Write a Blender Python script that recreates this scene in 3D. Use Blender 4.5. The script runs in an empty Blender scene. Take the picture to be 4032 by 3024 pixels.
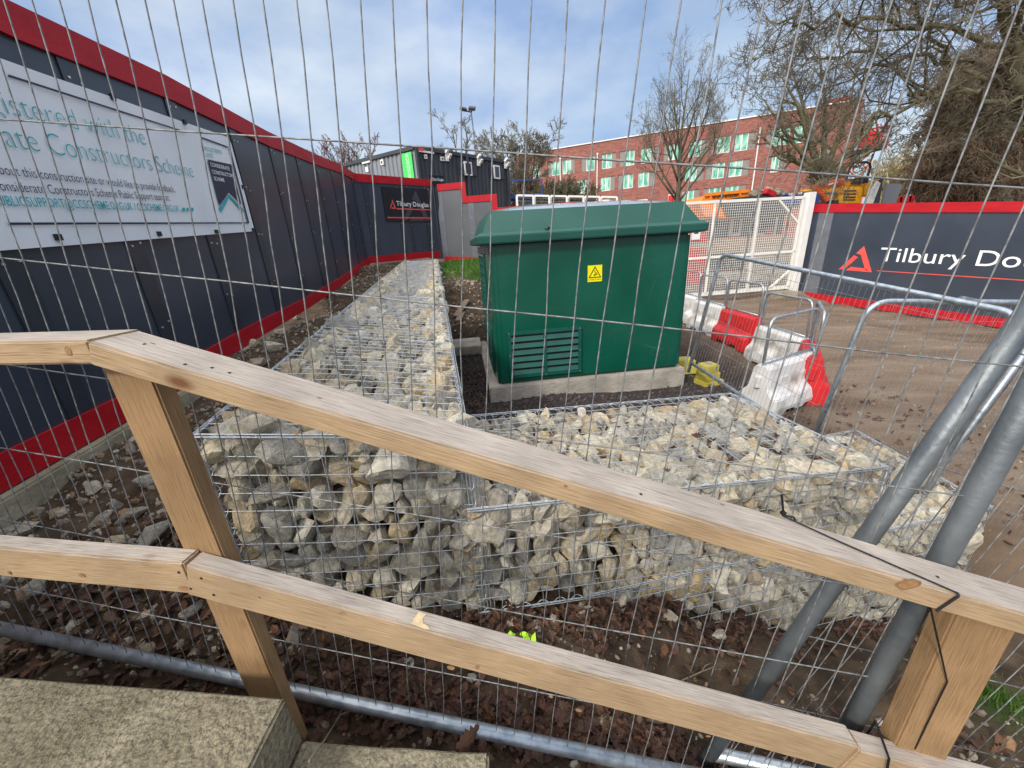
import bpy, bmesh, math, random
import numpy as np
from mathutils import Vector, Matrix, Euler, noise as mnoise
R = math.radians
sc = bpy.context.scene
col = sc.collection
ZC = 1.8                                     # eye height above the yard (z = 0)
# ---------------------------------------------------------------- camera
r_ = np.array((.99806, -.06234, 0.)); d_ = np.array((.05856, .93768, .34256)); f_ = np.array((-.02135, -.34190, .93949))
cam = bpy.data.cameras.new('camera'); cam.sensor_width = 36; cam.lens = 1515 / 4032 * 36
cam.clip_start = .02; cam.clip_end = 2000
co = bpy.data.objects.new('camera', cam); col.objects.link(co)
xc = Vector((r_[0], f_[0], -d_[0])); yc = Vector((r_[1], f_[1], -d_[1])); zc = Vector((r_[2], f_[2], -d_[2]))
co.matrix_world = Matrix(((xc.x, -yc.x, -zc.x, 0), (xc.y, -yc.y, -zc.y, 0), (xc.z, -yc.z, -zc.z, ZC), (0, 0, 0, 1)))
sc.camera = co
# ---------------------------------------------------------------- light
SUN_EL, SUN_AZ = R(38), math.atan2(-.64, -.77)     # azimuth measured from +Y towards +X
sdir = Vector((math.sin(SUN_AZ) * math.cos(SUN_EL), math.cos(SUN_AZ) * math.cos(SUN_EL), math.sin(SUN_EL)))
sl = bpy.data.lights.new('sun', 'SUN'); sl.energy = 1.9; sl.angle = R(8); sl.color = (1, .94, .85)
so = bpy.data.objects.new('sun', sl); col.objects.link(so); so.rotation_euler = (-sdir).to_track_quat('-Z', 'Y').to_euler()
sc.view_settings.view_transform = 'Standard'; sc.view_settings.look = 'None'
sc.view_settings.gamma = 1; sc.view_settings.use_curve_mapping = False
sc.view_settings.exposure = .52
w = bpy.data.worlds.new("World"); sc.world = w; w.use_nodes = True
nt = w.node_tree; nt.nodes.clear(); N = nt.nodes.new; L = nt.links.new
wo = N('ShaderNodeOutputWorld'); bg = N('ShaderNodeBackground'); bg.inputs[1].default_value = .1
sky = N('ShaderNodeTexSky'); sky.sky_type = 'NISHITA'; sky.sun_disc = False; sky.sun_elevation = SUN_EL; sky.sun_rotation = SUN_AZ
sky.air_density = 1.2; sky.dust_density = 1.5; sky.ozone_density = 2.0
tc = N('ShaderNodeTexCoord'); mp = N('ShaderNodeMapping'); mp.inputs['Scale'].default_value = (1.0, 1.0, 2.1); mp.inputs['Location'].default_value = (.35, .2, .1)
n1 = N('ShaderNodeTexNoise'); n1.inputs['Scale'].default_value = 1.9; n1.inputs['Detail'].default_value = 7; n1.inputs['Roughness'].default_value = .52
n2 = N('ShaderNodeTexNoise'); n2.inputs['Scale'].default_value = 4.2; n2.inputs['Detail'].default_value = 6
cr = N('ShaderNodeValToRGB'); cr.color_ramp.elements[0].position = .36; cr.color_ramp.elements[1].position = .66
cr.color_ramp.elements[0].color = (.5, .5, .5, 1)
cc = N('ShaderNodeValToRGB'); cc.color_ramp.elements[0].position = .34; cc.color_ramp.elements[1].position = .70
cc.color_ramp.elements[0].color = (2.5, 3.55, 5.7, 1); cc.color_ramp.elements[1].color = (5.5, 6.2, 7.0, 1)
mx = N('ShaderNodeMix'); mx.data_type = 'RGBA'
L(tc.outputs['Generated'], mp.inputs[0]); L(mp.outputs[0], n1.inputs[0]); L(mp.outputs[0], n2.inputs[0])
L(n1.outputs[0], cr.inputs[0]); L(n2.outputs[0], cc.inputs[0]); L(cr.outputs[0], mx.inputs[0])
L(sky.outputs[0], mx.inputs[6]); L(cc.outputs[0], mx.inputs[7]); 
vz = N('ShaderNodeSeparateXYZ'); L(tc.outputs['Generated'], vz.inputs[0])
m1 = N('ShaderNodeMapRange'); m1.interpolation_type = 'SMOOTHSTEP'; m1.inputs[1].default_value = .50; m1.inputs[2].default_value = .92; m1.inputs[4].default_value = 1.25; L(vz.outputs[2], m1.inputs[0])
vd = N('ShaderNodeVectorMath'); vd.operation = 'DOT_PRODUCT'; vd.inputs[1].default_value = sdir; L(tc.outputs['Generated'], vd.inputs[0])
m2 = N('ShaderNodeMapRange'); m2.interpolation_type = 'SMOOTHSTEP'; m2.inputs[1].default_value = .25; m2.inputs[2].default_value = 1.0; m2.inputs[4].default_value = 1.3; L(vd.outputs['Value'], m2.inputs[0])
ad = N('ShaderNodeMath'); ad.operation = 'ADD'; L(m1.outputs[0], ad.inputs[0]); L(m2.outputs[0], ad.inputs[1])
fill_glow = N('ShaderNodeVectorMath'); fill_glow.operation = 'SCALE'; fill_glow.inputs[0].default_value = (5.6, 5.1, 4.5); L(ad.outputs[0], fill_glow.inputs['Scale'])   # glow added out of view, overhead and round the sun, to lift the foreground
sm = N('ShaderNodeVectorMath'); sm.operation = 'ADD'; L(mx.outputs[2], sm.inputs[0]); L(fill_glow.outputs[0], sm.inputs[1]); L(sm.outputs[0], bg.inputs[0]); L(bg.outputs[0], wo.inputs[0])
sc.cycles.use_denoising = True
sc.cycles.max_bounces = 6; sc.cycles.diffuse_bounces = 3; sc.cycles.glossy_bounces = 3; sc.cycles.transmission_bounces = 4
# ---------------------------------------------------------------- pixel helpers (2212-wide copy of the photograph)
K = 4032 / 2212
def ray(px, py):
    c = np.array((px * K - 2016, py * K - 1512, 1515.))
    return float(r_ @ c), float(f_ @ c), float(d_ @ c)
def at(px, py, Y):
    x, f, d = ray(px, py); s = Y / f
    return Vector((x * s, Y, ZC - d * s))
def W(x, y, drop): return Vector((x, y, ZC - drop))
# ---------------------------------------------------------------- mesh builder
class MB:
    def __init__(s): s.v = []; s.f = []; s.m = []
    def add(s, vs, fs, m=0):
        o = len(s.v); s.v.extend(tuple(p) for p in vs)
        for f in fs: s.f.append(tuple(i + o for i in f)); s.m.append(m)
    def quad(s, a, b, c, d, m=0): s.add((a, b, c, d), ((0, 1, 2, 3),), m)
    def hexa(s, p, m=0):                       # 8 corners: bottom 0-3, top 4-7
        s.add(p, ((0, 3, 2, 1), (4, 5, 6, 7), (0, 1, 5, 4), (1, 2, 6, 5), (2, 3, 7, 6), (3, 0, 4, 7)), m)
    def box(s, c, size, M=None, m=0):
        x, y, z = (q / 2 for q in size); c = Vector(c)
        P = [Vector(q) for q in ((-x, -y, -z), (x, -y, -z), (x, y, -z), (-x, y, -z), (-x, -y, z), (x, -y, z), (x, y, z), (-x, y, z))]
        s.hexa([c + (M @ q if M else q) for q in P], m)
    def bar(s, a, b, wd, ht, up=(0, 0, 1), m=0):
        a = Vector(a); b = Vector(b); t = (b - a).normalized(); up = Vector(up); sd = t.cross(up)
        if sd.length < 1e-4: sd = t.cross(Vector((0, 1, 0)))
        sd.normalize(); u = sd.cross(t); sd *= wd / 2; u *= ht / 2
        s.hexa([a - sd - u, b - sd - u, b + sd - u, a + sd - u, a - sd + u, b - sd + u, b + sd + u, a + sd + u], m)
    def tube(s, pts, rad, n=8, m=0, cap=True):
        P = [Vector(p) for p in pts]; k = len(P)
        rr = rad if hasattr(rad, '__len__') else [rad] * k
        t0 = (P[1] - P[0]).normalized(); a = Vector((0, 0, 1)) if abs(t0.z) < .9 else Vector((1, 0, 0))
        u = t0.cross(a).normalized(); vs = []
        cs = [(math.cos(2 * math.pi * i / n), math.sin(2 * math.pi * i / n)) for i in range(n)]
        for i in range(k):
            t = (P[min(i + 1, k - 1)] - P[max(i - 1, 0)])
            if t.length < 1e-9: t = t0
            t.normalize(); u = u - t * u.dot(t)
            if u.length < 1e-6: u = t.orthogonal()
            u.normalize(); v = t.cross(u)
            for c, q in cs: vs.append(P[i] + u * (c * rr[i]) + v * (q * rr[i]))
        fs = [(i * n + j, i * n + (j + 1) % n, (i + 1) * n + (j + 1) % n, (i + 1) * n + j) for i in range(k - 1) for j in range(n)]
        if cap and n > 3: fs += [tuple(range(n - 1, -1, -1)), tuple((k - 1) * n + j for j in range(n))]
        s.add(vs, fs, m)
    def prism(s, poly, off, m=0):              # polygon of points extruded by a vector
        n = len(poly); off = Vector(off); A = [Vector(p) for p in poly]; B = [p + off for p in A]
        s.add(A + B, [tuple(range(n)), tuple(range(2 * n - 1, n - 1, -1))] + [(i, i + n, (i + 1) % n + n, (i + 1) % n) for i in range(n)], m)
    def build(s, name, mats, parent=None, smooth=False, local=False, bevel=0):
        me = bpy.data.meshes.new(name); vs = s.v
        if parent is not None and not local:
            q = parent.matrix_world.translation if False else root_loc(parent)
            vs = [(a - q[0], b - q[1], c - q[2]) for a, b, c in vs]
        me.from_pydata(vs, [], s.f)
        for m in (mats if isinstance(mats, (list, tuple)) else [mats]): me.materials.append(m)
        me.polygons.foreach_set('material_index', s.m)
        if smooth: me.polygons.foreach_set('use_smooth', [True] * len(s.f))
        me.update()
        bm = bmesh.new(); bm.from_mesh(me); bmesh.ops.recalc_face_normals(bm, faces=bm.faces)
        if bevel:
            bmesh.ops.remove_doubles(bm, verts=bm.verts, dist=1e-5)
            bmesh.ops.bevel(bm, geom=[e for e in bm.edges if len(e.link_faces) == 2 and e.calc_face_angle(0) > .5], offset=bevel, segments=2, affect='EDGES')
        bm.to_mesh(me); bm.free()
        o = bpy.data.objects.new(name, me); col.objects.link(o)
        if parent is not None: o.parent = parent
        return o
def mesh_np(name, V, F, mats, parent, smooth=True):
    me = bpy.data.meshes.new(name); V = np.asarray(V, 'f') - np.array(root_loc(parent), 'f'); F = np.asarray(F, 'i'); k = F.shape[1]
    me.vertices.add(len(V)); me.vertices.foreach_set('co', V.ravel()); me.loops.add(F.size); me.loops.foreach_set('vertex_index', F.ravel())
    me.polygons.add(len(F)); me.polygons.foreach_set('loop_start', np.arange(len(F)) * k); me.polygons.foreach_set('loop_total', np.full(len(F), k))
    if smooth: me.polygons.foreach_set('use_smooth', np.ones(len(F), bool))
    me.materials.append(mats); me.update(); me.validate(); o = bpy.data.objects.new(name, me); col.objects.link(o); o.parent = parent; return o
def root_loc(o):
    q = Vector((0, 0, 0))
    while o: q = q + o.location; o = o.parent
    return q
def tag(o, label=None, cat=None, group=None, kind=None):
    for k, v in (('label', label), ('category', cat), ('group', group), ('kind', kind)):
        if v: o[k] = v
    return o
def thing(name, label, cat, loc=(0, 0, 0), rz=0, group=None):
    o = bpy.data.objects.new(name, None); col.objects.link(o); o.location = loc; o.rotation_euler = (0, 0, rz); o.empty_display_size = .1
    return tag(o, label, cat, group)
class PF:                                       # a vertical wall plane: s along, z up
    def __init__(s, a, b):
        s.o = Vector((a[0], a[1], 0)); t = Vector((b[0] - a[0], b[1] - a[1], 0)); s.len = t.length; s.t = t.normalized()
        s.n = Vector((s.t.y, -s.t.x, 0))
        if s.n.dot(-s.o) < 0: s.n = -s.n        # normal faces the camera
    def pt(s, q, z, lift=0): return s.o + s.t * q + Vector((0, 0, z)) + s.n * lift
    def px(s, px, py):
        x, f, d = ray(px, py); D = Vector((x, f, 0)); k = s.n.dot(s.o) / s.n.dot(D)
        return (D * k - s.o).dot(s.t), ZC - d * k
    def at(s, px, py, lift=0): return s.pt(*s.px(px, py), lift)
# ---------------------------------------------------------------- materials
def mat(name, c, c2=None, rough=.6, metal=0, sc_=6, det=6, bump=0, bsc=None, stretch=(1, 1, 1), coord='Object', lo=.35, hi=.65, spec=.5, coat=0, rvar=0):
    m = bpy.data.materials.new(name); m.use_nodes = True; t = m.node_tree; b = t.nodes['Principled BSDF']
    b.inputs['Roughness'].default_value = rough; b.inputs['Metallic'].default_value = metal
    b.inputs['Specular IOR Level'].default_value = spec; b.inputs['Coat Weight'].default_value = coat
    if c2 is None: c2 = tuple(min(1, q * 1.25) for q in c)
    tc = t.nodes.new('ShaderNodeTexCoord'); mp = t.nodes.new('ShaderNodeMapping'); mp.inputs['Scale'].default_value = stretch
    nz = t.nodes.new('ShaderNodeTexNoise'); nz.inputs['Scale'].default_value = sc_; nz.inputs['Detail'].default_value = det
    rp = t.nodes.new('ShaderNodeValToRGB'); rp.color_ramp.elements[0].position = lo; rp.color_ramp.elements[1].position = hi
    rp.color_ramp.elements[0].color = (*c, 1); rp.color_ramp.elements[1].color = (*c2, 1)
    l = t.links.new; l(tc.outputs[coord], mp.inputs[0]); l(mp.outputs[0], nz.inputs[0]); l(nz.outputs[0], rp.inputs[0]); l(rp.outputs[0], b.inputs['Base Color'])
    if rvar:
        mr = t.nodes.new('ShaderNodeMapRange'); mr.inputs[3].default_value = rough - rvar; mr.inputs[4].default_value = rough + rvar
        l(nz.outputs[0], mr.inputs[0]); l(mr.outputs[0], b.inputs['Roughness'])
    if bump:
        nb = t.nodes.new('ShaderNodeTexNoise'); nb.inputs['Scale'].default_value = bsc or sc_ * 4; nb.inputs['Detail'].default_value = 8
        bp = t.nodes.new('ShaderNodeBump'); bp.inputs['Strength'].default_value = min(1, bump); bp.inputs['Distance'].default_value = .02 * max(1, bump)
        l(mp.outputs[0], nb.inputs[0]); l(nb.outputs[0], bp.inputs['Height']); l(bp.outputs[0], b.inputs['Normal'])
    return m
def nodes(m): return m.node_tree, m.node_tree.nodes, m.node_tree.links.new
def island_mat(name, cols, rough=.8, nsc=14, namp=.35, bump=.5, bsc=40, use_obj=True, trans=0):
    """one colour per stone / leaf, from a ramp of real colours, with mottling"""
    m = bpy.data.materials.new(name); m.use_nodes = True; t, n, l = nodes(m); b = n['Principled BSDF']; b.inputs['Roughness'].default_value = rough
    b.inputs['Specular IOR Level'].default_value = .3
    g = n.new('ShaderNodeNewGeometry'); oi = n.new('ShaderNodeObjectInfo'); a = n.new('ShaderNodeMath'); a.operation = 'ADD'; fr = n.new('ShaderNodeMath'); fr.operation = 'FRACT'
    l(g.outputs['Random Per Island'], a.inputs[0])
    if use_obj: l(oi.outputs['Random'], a.inputs[1])
    else: a.inputs[1].default_value = 0
    l(a.outputs[0], fr.inputs[0])
    rp = n.new('ShaderNodeValToRGB'); rp.color_ramp.interpolation = 'LINEAR'; e = rp.color_ramp.elements
    while len(e) < len(cols): e.new(.5)
    for i, c in enumerate(cols): e[i].position = i / (len(cols) - 1); e[i].color = (*c, 1)
    l(fr.outputs[0], rp.inputs[0])
    tc = n.new('ShaderNodeTexCoord'); nz = n.new('ShaderNodeTexNoise'); nz.inputs['Scale'].default_value = nsc; nz.inputs['Detail'].default_value = 8; nz.inputs['Roughness'].default_value = .65
    l(tc.outputs['Object'], nz.inputs[0])
    mr = n.new('ShaderNodeMapRange'); mr.inputs[1].default_value = .3; mr.inputs[2].default_value = .7; mr.inputs[3].default_value = 1 - namp; mr.inputs[4].default_value = 1 + namp
    l(nz.outputs[0], mr.inputs[0])
    vm = n.new('ShaderNodeVectorMath'); vm.operation = 'SCALE'; l(rp.outputs[0], vm.inputs[0]); l(mr.outputs[0], vm.inputs['Scale']); l(vm.outputs[0], b.inputs['Base Color'])
    if bump:
        nb = n.new('ShaderNodeTexNoise'); nb.inputs['Scale'].default_value = bsc; nb.inputs['Detail'].default_value = 10; nb.inputs['Roughness'].default_value = .7
        bp = n.new('ShaderNodeBump'); bp.inputs['Strength'].default_value = bump; bp.inputs['Distance'].default_value = .02
        l(tc.outputs['Object'], nb.inputs[0]); l(nb.outputs[0], bp.inputs['Height']); l(bp.outputs[0], b.inputs['Normal'])
    return m
M = {}
M['navy'] = mat('navy_steel', (.034, .045, .064), (.048, .060, .084), rough=.33, sc_=1.2, bump=.04, bsc=3, spec=.5, rvar=.06)
M['grey_sheet'] = mat('grey_steel', (.095, .100, .110), (.125, .130, .140), rough=.42, sc_=1.0, bump=.05, bsc=3)
M['greystrip'] = mat('grey_strip', (.12, .13, .15), rough=.4)
M['navystrip'] = mat('navy_strip', (.026, .032, .044), rough=.3)
M['red'] = mat('red_paint', (.40, .006, .014), (.48, .010, .018), spec=.25, rough=.55, sc_=3, bump=.15, bsc=30, stretch=(1, 1, 3))
M['screw'] = mat('zinc_screw', (.7, .7, .7), rough=.35, metal=.8)
M['galv'] = mat('galvanised', (.32, .37, .42), (.52, .57, .61), rough=.38, metal=.75, sc_=25, bump=.1, bsc=90, rvar=.1)
M['galv_dull'] = mat('galvanised_dull', (.11, .128, .14), (.20, .222, .235), rough=.45, metal=.4, sc_=7, bump=.12, bsc=60, rvar=.1)
M['wire'] = mat('fence_wire', (.125, .13, .132), (.30, .305, .305), rough=.55, metal=.25, sc_=60)
M['cagewire'] = mat('cage_wire', (.36, .39, .42), (.55, .58, .60), rough=.4, metal=.6, sc_=60)
M['conc'] = mat('concrete', (.27, .245, .205), (.42, .385, .33), rough=.85, sc_=5, bump=.5, bsc=40, det=9)
M['conc_old'] = mat('weathered_concrete', (.21, .18, .115), (.37, .33, .235), rough=.92, sc_=5, bump=.55, bsc=26, det=14, lo=.3, hi=.7)
M['green'] = mat('green_grp', (.000, .068, .040), (.003, .088, .055), rough=.26, sc_=1.6, det=10, bump=.03, bsc=5, coat=.3, rvar=.09)
M['green_dk'] = mat('green_grp_louvre', (.004, .070, .052), rough=.4)
M['green_roof'] = mat('green_grp_roof', (.008, .072, .055), (.012, .088, .068), rough=.42, sc_=2, bump=.08, bsc=60)
M['yellow'] = mat('yellow_sign', (.85, .74, .0), (.9, .78, .0), rough=.4)
M['black'] = mat('black', (.012, .012, .012), rough=.4)
M['blackrub'] = mat('black_plastic', (.01, .01, .011), rough=.45)
M['white'] = mat('white_paint', (.74, .73, .70), (.80, .79, .77), rough=.45)
M['cream'] = mat('cream_paint', (.74, .72, .65), (.80, .79, .74), rough=.5)
M['vinyl'] = mat('banner_vinyl', (.76, .79, .82), (.84, .86, .89), rough=.55, sc_=2.2, bump=.35, bsc=4, stretch=(1, 1, .4))
M['teal'] = mat('teal_ink', (.03, .36, .38), rough=.5); M['ink'] = mat('navy_ink', (.018, .020, .050), rough=.5)
M['logo'] = mat('logo_red', (.72, .075, .06), rough=.45); M['letter'] = mat('white_letter', (.82, .82, .82), rough=.45)
M['ghost'] = mat('dark_logo', (.045, .048, .055), rough=.3); M['signbk'] = mat('sign_black', (.010, .011, .014), rough=.25)
M['wred'] = mat('red_plastic', (.50, .012, .016), (.64, .018, .022), rough=.5, sc_=4, bump=.05)
M['wwhite'] = mat('white_plastic', (.34, .30, .245), (.64, .63, .615), rough=.5, sc_=4, det=10, lo=.30, hi=.47, bump=.05)
M['yblock'] = mat('yellow_block', (.42, .36, .05), (.55, .48, .10), rough=.6, sc_=6)
M['orange'] = mat('orange_paint', (.75, .20, .01), rough=.5); M['orange2'] = mat('orange_red', (.72, .11, .02), rough=.5)
M['myellow'] = mat('machine_yellow', (.78, .36, .01), rough=.45); M['blue'] = mat('blue_paint', (.015, .05, .28), rough=.4)
M['cabgrey'] = mat('cabin_grey', (.20, .22, .245), (.23, .25, .275), rough=.55, sc_=1)
M['cabdark'] = mat('cabin_dark', (.034, .039, .048), (.046, .051, .062), rough=.5, sc_=1)
M['lime'] = mat('lime_panel', (.05, .62, .10), rough=.5); M['limelight'] = mat('lime_letter', (.45, .80, .45), rough=.5)
M['glass'] = mat('dark_glass', (.03, .035, .04), rough=.08, spec=.8)
M['film'] = mat('green_film_reflections', (.07, .36, .25), (.42, .70, .56), rough=.25, sc_=2.4, stretch=(1, 1, .35), lo=.40, hi=.62)  # paler streaks paint reflected trees into the green film
M['film2'] = mat('pale_window', (.45, .55, .62), (.25, .35, .5), rough=.2, sc_=2)
M['wpanel'] = mat('grey_infill', (.20, .185, .165), rough=.6)
M['hivis'] = mat('hivis_cloth', (.40, .85, .02), (.50, .92, .05), rough=.7)
M['offcut'] = mat('old_plank', (.20, .13, .085), (.30, .21, .15), rough=.8, sc_=6, stretch=(1, 6, 6))
M['clear'] = mat('wet_roof_sheet', (.26, .30, .30), (.46, .50, .51), rough=.16, sc_=2.5, bump=.25, bsc=5, coat=.6)
M['bark'] = mat('bark', (.060, .052, .036), (.130, .115, .075), rough=.9, sc_=5, bump=.6, bsc=20, stretch=(1, 1, .4))
M['bark_moss'] = mat('mossy_bark', (.080, .070, .036), (.155, .140, .075), rough=.9, sc_=4, bump=.6, bsc=20)
M['twig'] = mat('twig', (.13, .11, .078), (.20, .175, .115), rough=.9)
M['twig_red'] = mat('reddish_twig', (.16, .085, .070), (.21, .125, .10), rough=.9)
M['twig_brown'] = mat('brown_twig', (.10, .060, .034), (.19, .13, .080), rough=.9, sc_=1.2)
M['twig_yel'] = mat('yellow_twig', (.33, .28, .14), (.42, .37, .2), rough=.9)
M['stone'] = island_mat('limestone', [(.50, .44, .325), (.33, .32, .285), (.565, .505, .385), (.48, .365, .21), (.28, .275, .26), (.51, .455, .34), (.61, .57, .47), (.44, .405, .335), (.58, .50, .35)], nsc=3.0, namp=.36, bump=.8, bsc=8)
M['stone_fill'] = island_mat('limestone_fill', [(.50, .44, .325), (.33, .32, .285), (.565, .505, .385), (.48, .365, .21), (.28, .275, .26), (.51, .455, .34), (.61, .57, .47), (.44, .405, .335), (.58, .50, .35)], nsc=45, namp=.36, bump=.8, bsc=120)
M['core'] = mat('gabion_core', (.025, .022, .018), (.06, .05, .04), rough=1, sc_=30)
M['pebble'] = island_mat('pebbles', [(.16, .12, .08), (.36, .30, .21), (.22, .20, .17), (.30, .17, .08), (.42, .39, .32), (.13, .12, .11), (.26, .21, .14)], nsc=60, namp=.25, bump=.3, bsc=120, use_obj=False)
M['gravel'] = island_mat('dark_gravel', [(.05, .043, .045), (.085, .072, .070), (.060, .045, .040), (.13, .115, .105)], nsc=60, namp=.2, bump=0, use_obj=False)
M['leaf'] = island_mat('oak_leaf', [(.058, .029, .021), (.095, .048, .033), (.040, .021, .017), (.125, .060, .030), (.075, .040, .033), (.13, .08, .052), (.045, .026, .022)], rough=.75, nsc=30, namp=.3, bump=0, use_obj=False)
M['grass'] = island_mat('grass', [(.045, .105, .012), (.075, .165, .020), (.06, .13, .015)], rough=.7, nsc=3, namp=.2, bump=0, use_obj=False)
def wood(name, a, b, knots=True, dark=.6):
    m = bpy.data.materials.new(name); m.use_nodes = True; t, n, l = nodes(m); p = n['Principled BSDF']; p.inputs['Roughness'].default_value = .75; p.inputs['Specular IOR Level'].default_value = .25
    tc = n.new('ShaderNodeTexCoord'); mp = n.new('ShaderNodeMapping'); mp.inputs['Scale'].default_value = (1.3, 42, 42)
    wv = n.new('ShaderNodeTexNoise'); wv.inputs['Scale'].default_value = 9; wv.inputs['Detail'].default_value = 7; wv.inputs['Roughness'].default_value = .6; wv.inputs['Distortion'].default_value = .35
    l(tc.outputs['Object'], mp.inputs[0]); l(mp.outputs[0], wv.inputs[0])
    rp = n.new('ShaderNodeValToRGB'); rp.color_ramp.elements[0].position = .30; rp.color_ramp.elements[1].position = .66; rp.color_ramp.elements[0].color = (*[q * dark for q in a], 1); rp.color_ramp.elements[1].color = (*b, 1)
    e = rp.color_ramp.elements.new(.46); e.color = (*a, 1); l(wv.outputs[0], rp.inputs[0])
    big = n.new('ShaderNodeTexNoise'); big.inputs['Scale'].default_value = 6; big.inputs['Detail'].default_value = 5; l(tc.outputs['Object'], big.inputs[0])
    mr = n.new('ShaderNodeMapRange'); mr.inputs[1].default_value = .3; mr.inputs[2].default_value = .7; mr.inputs[3].default_value = .78; mr.inputs[4].default_value = 1.15; l(big.outputs[0], mr.inputs[0])
    vm = n.new('ShaderNodeVectorMath'); vm.operation = 'SCALE'; l(rp.outputs[0], vm.inputs[0]); l(mr.outputs[0], vm.inputs['Scale']); out = vm.outputs[0]
    if knots:
        m2 = n.new('ShaderNodeMapping'); m2.inputs['Scale'].default_value = (4.2, 9, 9); l(tc.outputs['Object'], m2.inputs[0])
        vo = n.new('ShaderNodeTexVoronoi'); vo.inputs['Scale'].default_value = 1; l(m2.outputs[0], vo.inputs[0])
        kr = n.new('ShaderNodeValToRGB'); kr.color_ramp.elements[0].position = .05; kr.color_ramp.elements[1].position = .15; kr.color_ramp.elements[0].color = (1, 1, 1, 1); kr.color_ramp.elements[1].color = (0, 0, 0, 1); l(vo.outputs['Distance'], kr.inputs[0])
        mk = n.new('ShaderNodeMix'); mk.data_type = 'RGBA'; mk.inputs[7].default_value = (.16, .07, .03, 1); l(kr.outputs[0], mk.inputs[0]); l(out, mk.inputs[6]); out = mk.outputs[2]
    l(out, p.inputs['Base Color'])
    bp = n.new('ShaderNodeBump'); bp.inputs['Strength'].default_value = .35; bp.inputs['Distance'].default_value = .004; l(wv.outputs[0], bp.inputs['Height']); l(bp.outputs[0], p.inputs['Normal'])
    return m
M['wood_side'] = wood('timber_side', (.365, .25, .14), (.455, .33, .205), dark=.64)
M['wood_top'] = wood('timber_weathered_top', (.39, .335, .283), (.505, .45, .39), dark=.48)
M['wood_post'] = wood('timber_post', (.30, .182, .088), (.375, .24, .125), dark=.72)

def slab_mat():
    m = mat('mossy_concrete', (.13, .115, .07), (.30, .265, .185), rough=.95, sc_=7, bump=.9, bsc=55, det=14, lo=.28, hi=.72); t, n, l = nodes(m); b = n['Principled BSDF']; src = b.inputs['Base Color'].links[0].from_socket
    tc = n.new('ShaderNodeTexCoord'); q = n.new('ShaderNodeTexNoise'); q.inputs['Scale'].default_value = 3.2; q.inputs['Detail'].default_value = 9; l(tc.outputs['Object'], q.inputs[0])
    r = n.new('ShaderNodeValToRGB'); r.color_ramp.elements[0].position = .45; r.color_ramp.elements[1].position = .68; r.color_ramp.elements[1].color = (.8, .8, .8, 1); l(q.outputs[0], r.inputs[0])
    x = n.new('ShaderNodeMix'); x.data_type = 'RGBA'; x.inputs[7].default_value = (.150, .126, .080, 1); l(r.outputs[0], x.inputs[0]); l(src, x.inputs[6])
    g = n.new('ShaderNodeTexNoise'); g.inputs['Scale'].default_value = 120; g.inputs['Detail'].default_value = 6; l(tc.outputs['Object'], g.inputs[0]); mr = n.new('ShaderNodeMapRange'); mr.inputs[1].default_value = .3; mr.inputs[2].default_value = .7; mr.inputs[3].default_value = .6; mr.inputs[4].default_value = 1.4; l(g.outputs[0], mr.inputs[0])
    v = n.new('ShaderNodeVectorMath'); v.operation = 'SCALE'; l(x.outputs[2], v.inputs[0]); l(mr.outputs[0], v.inputs['Scale']); l(v.outputs[0], b.inputs['Base Color']); return m
M['mossy'] = slab_mat()
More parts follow.
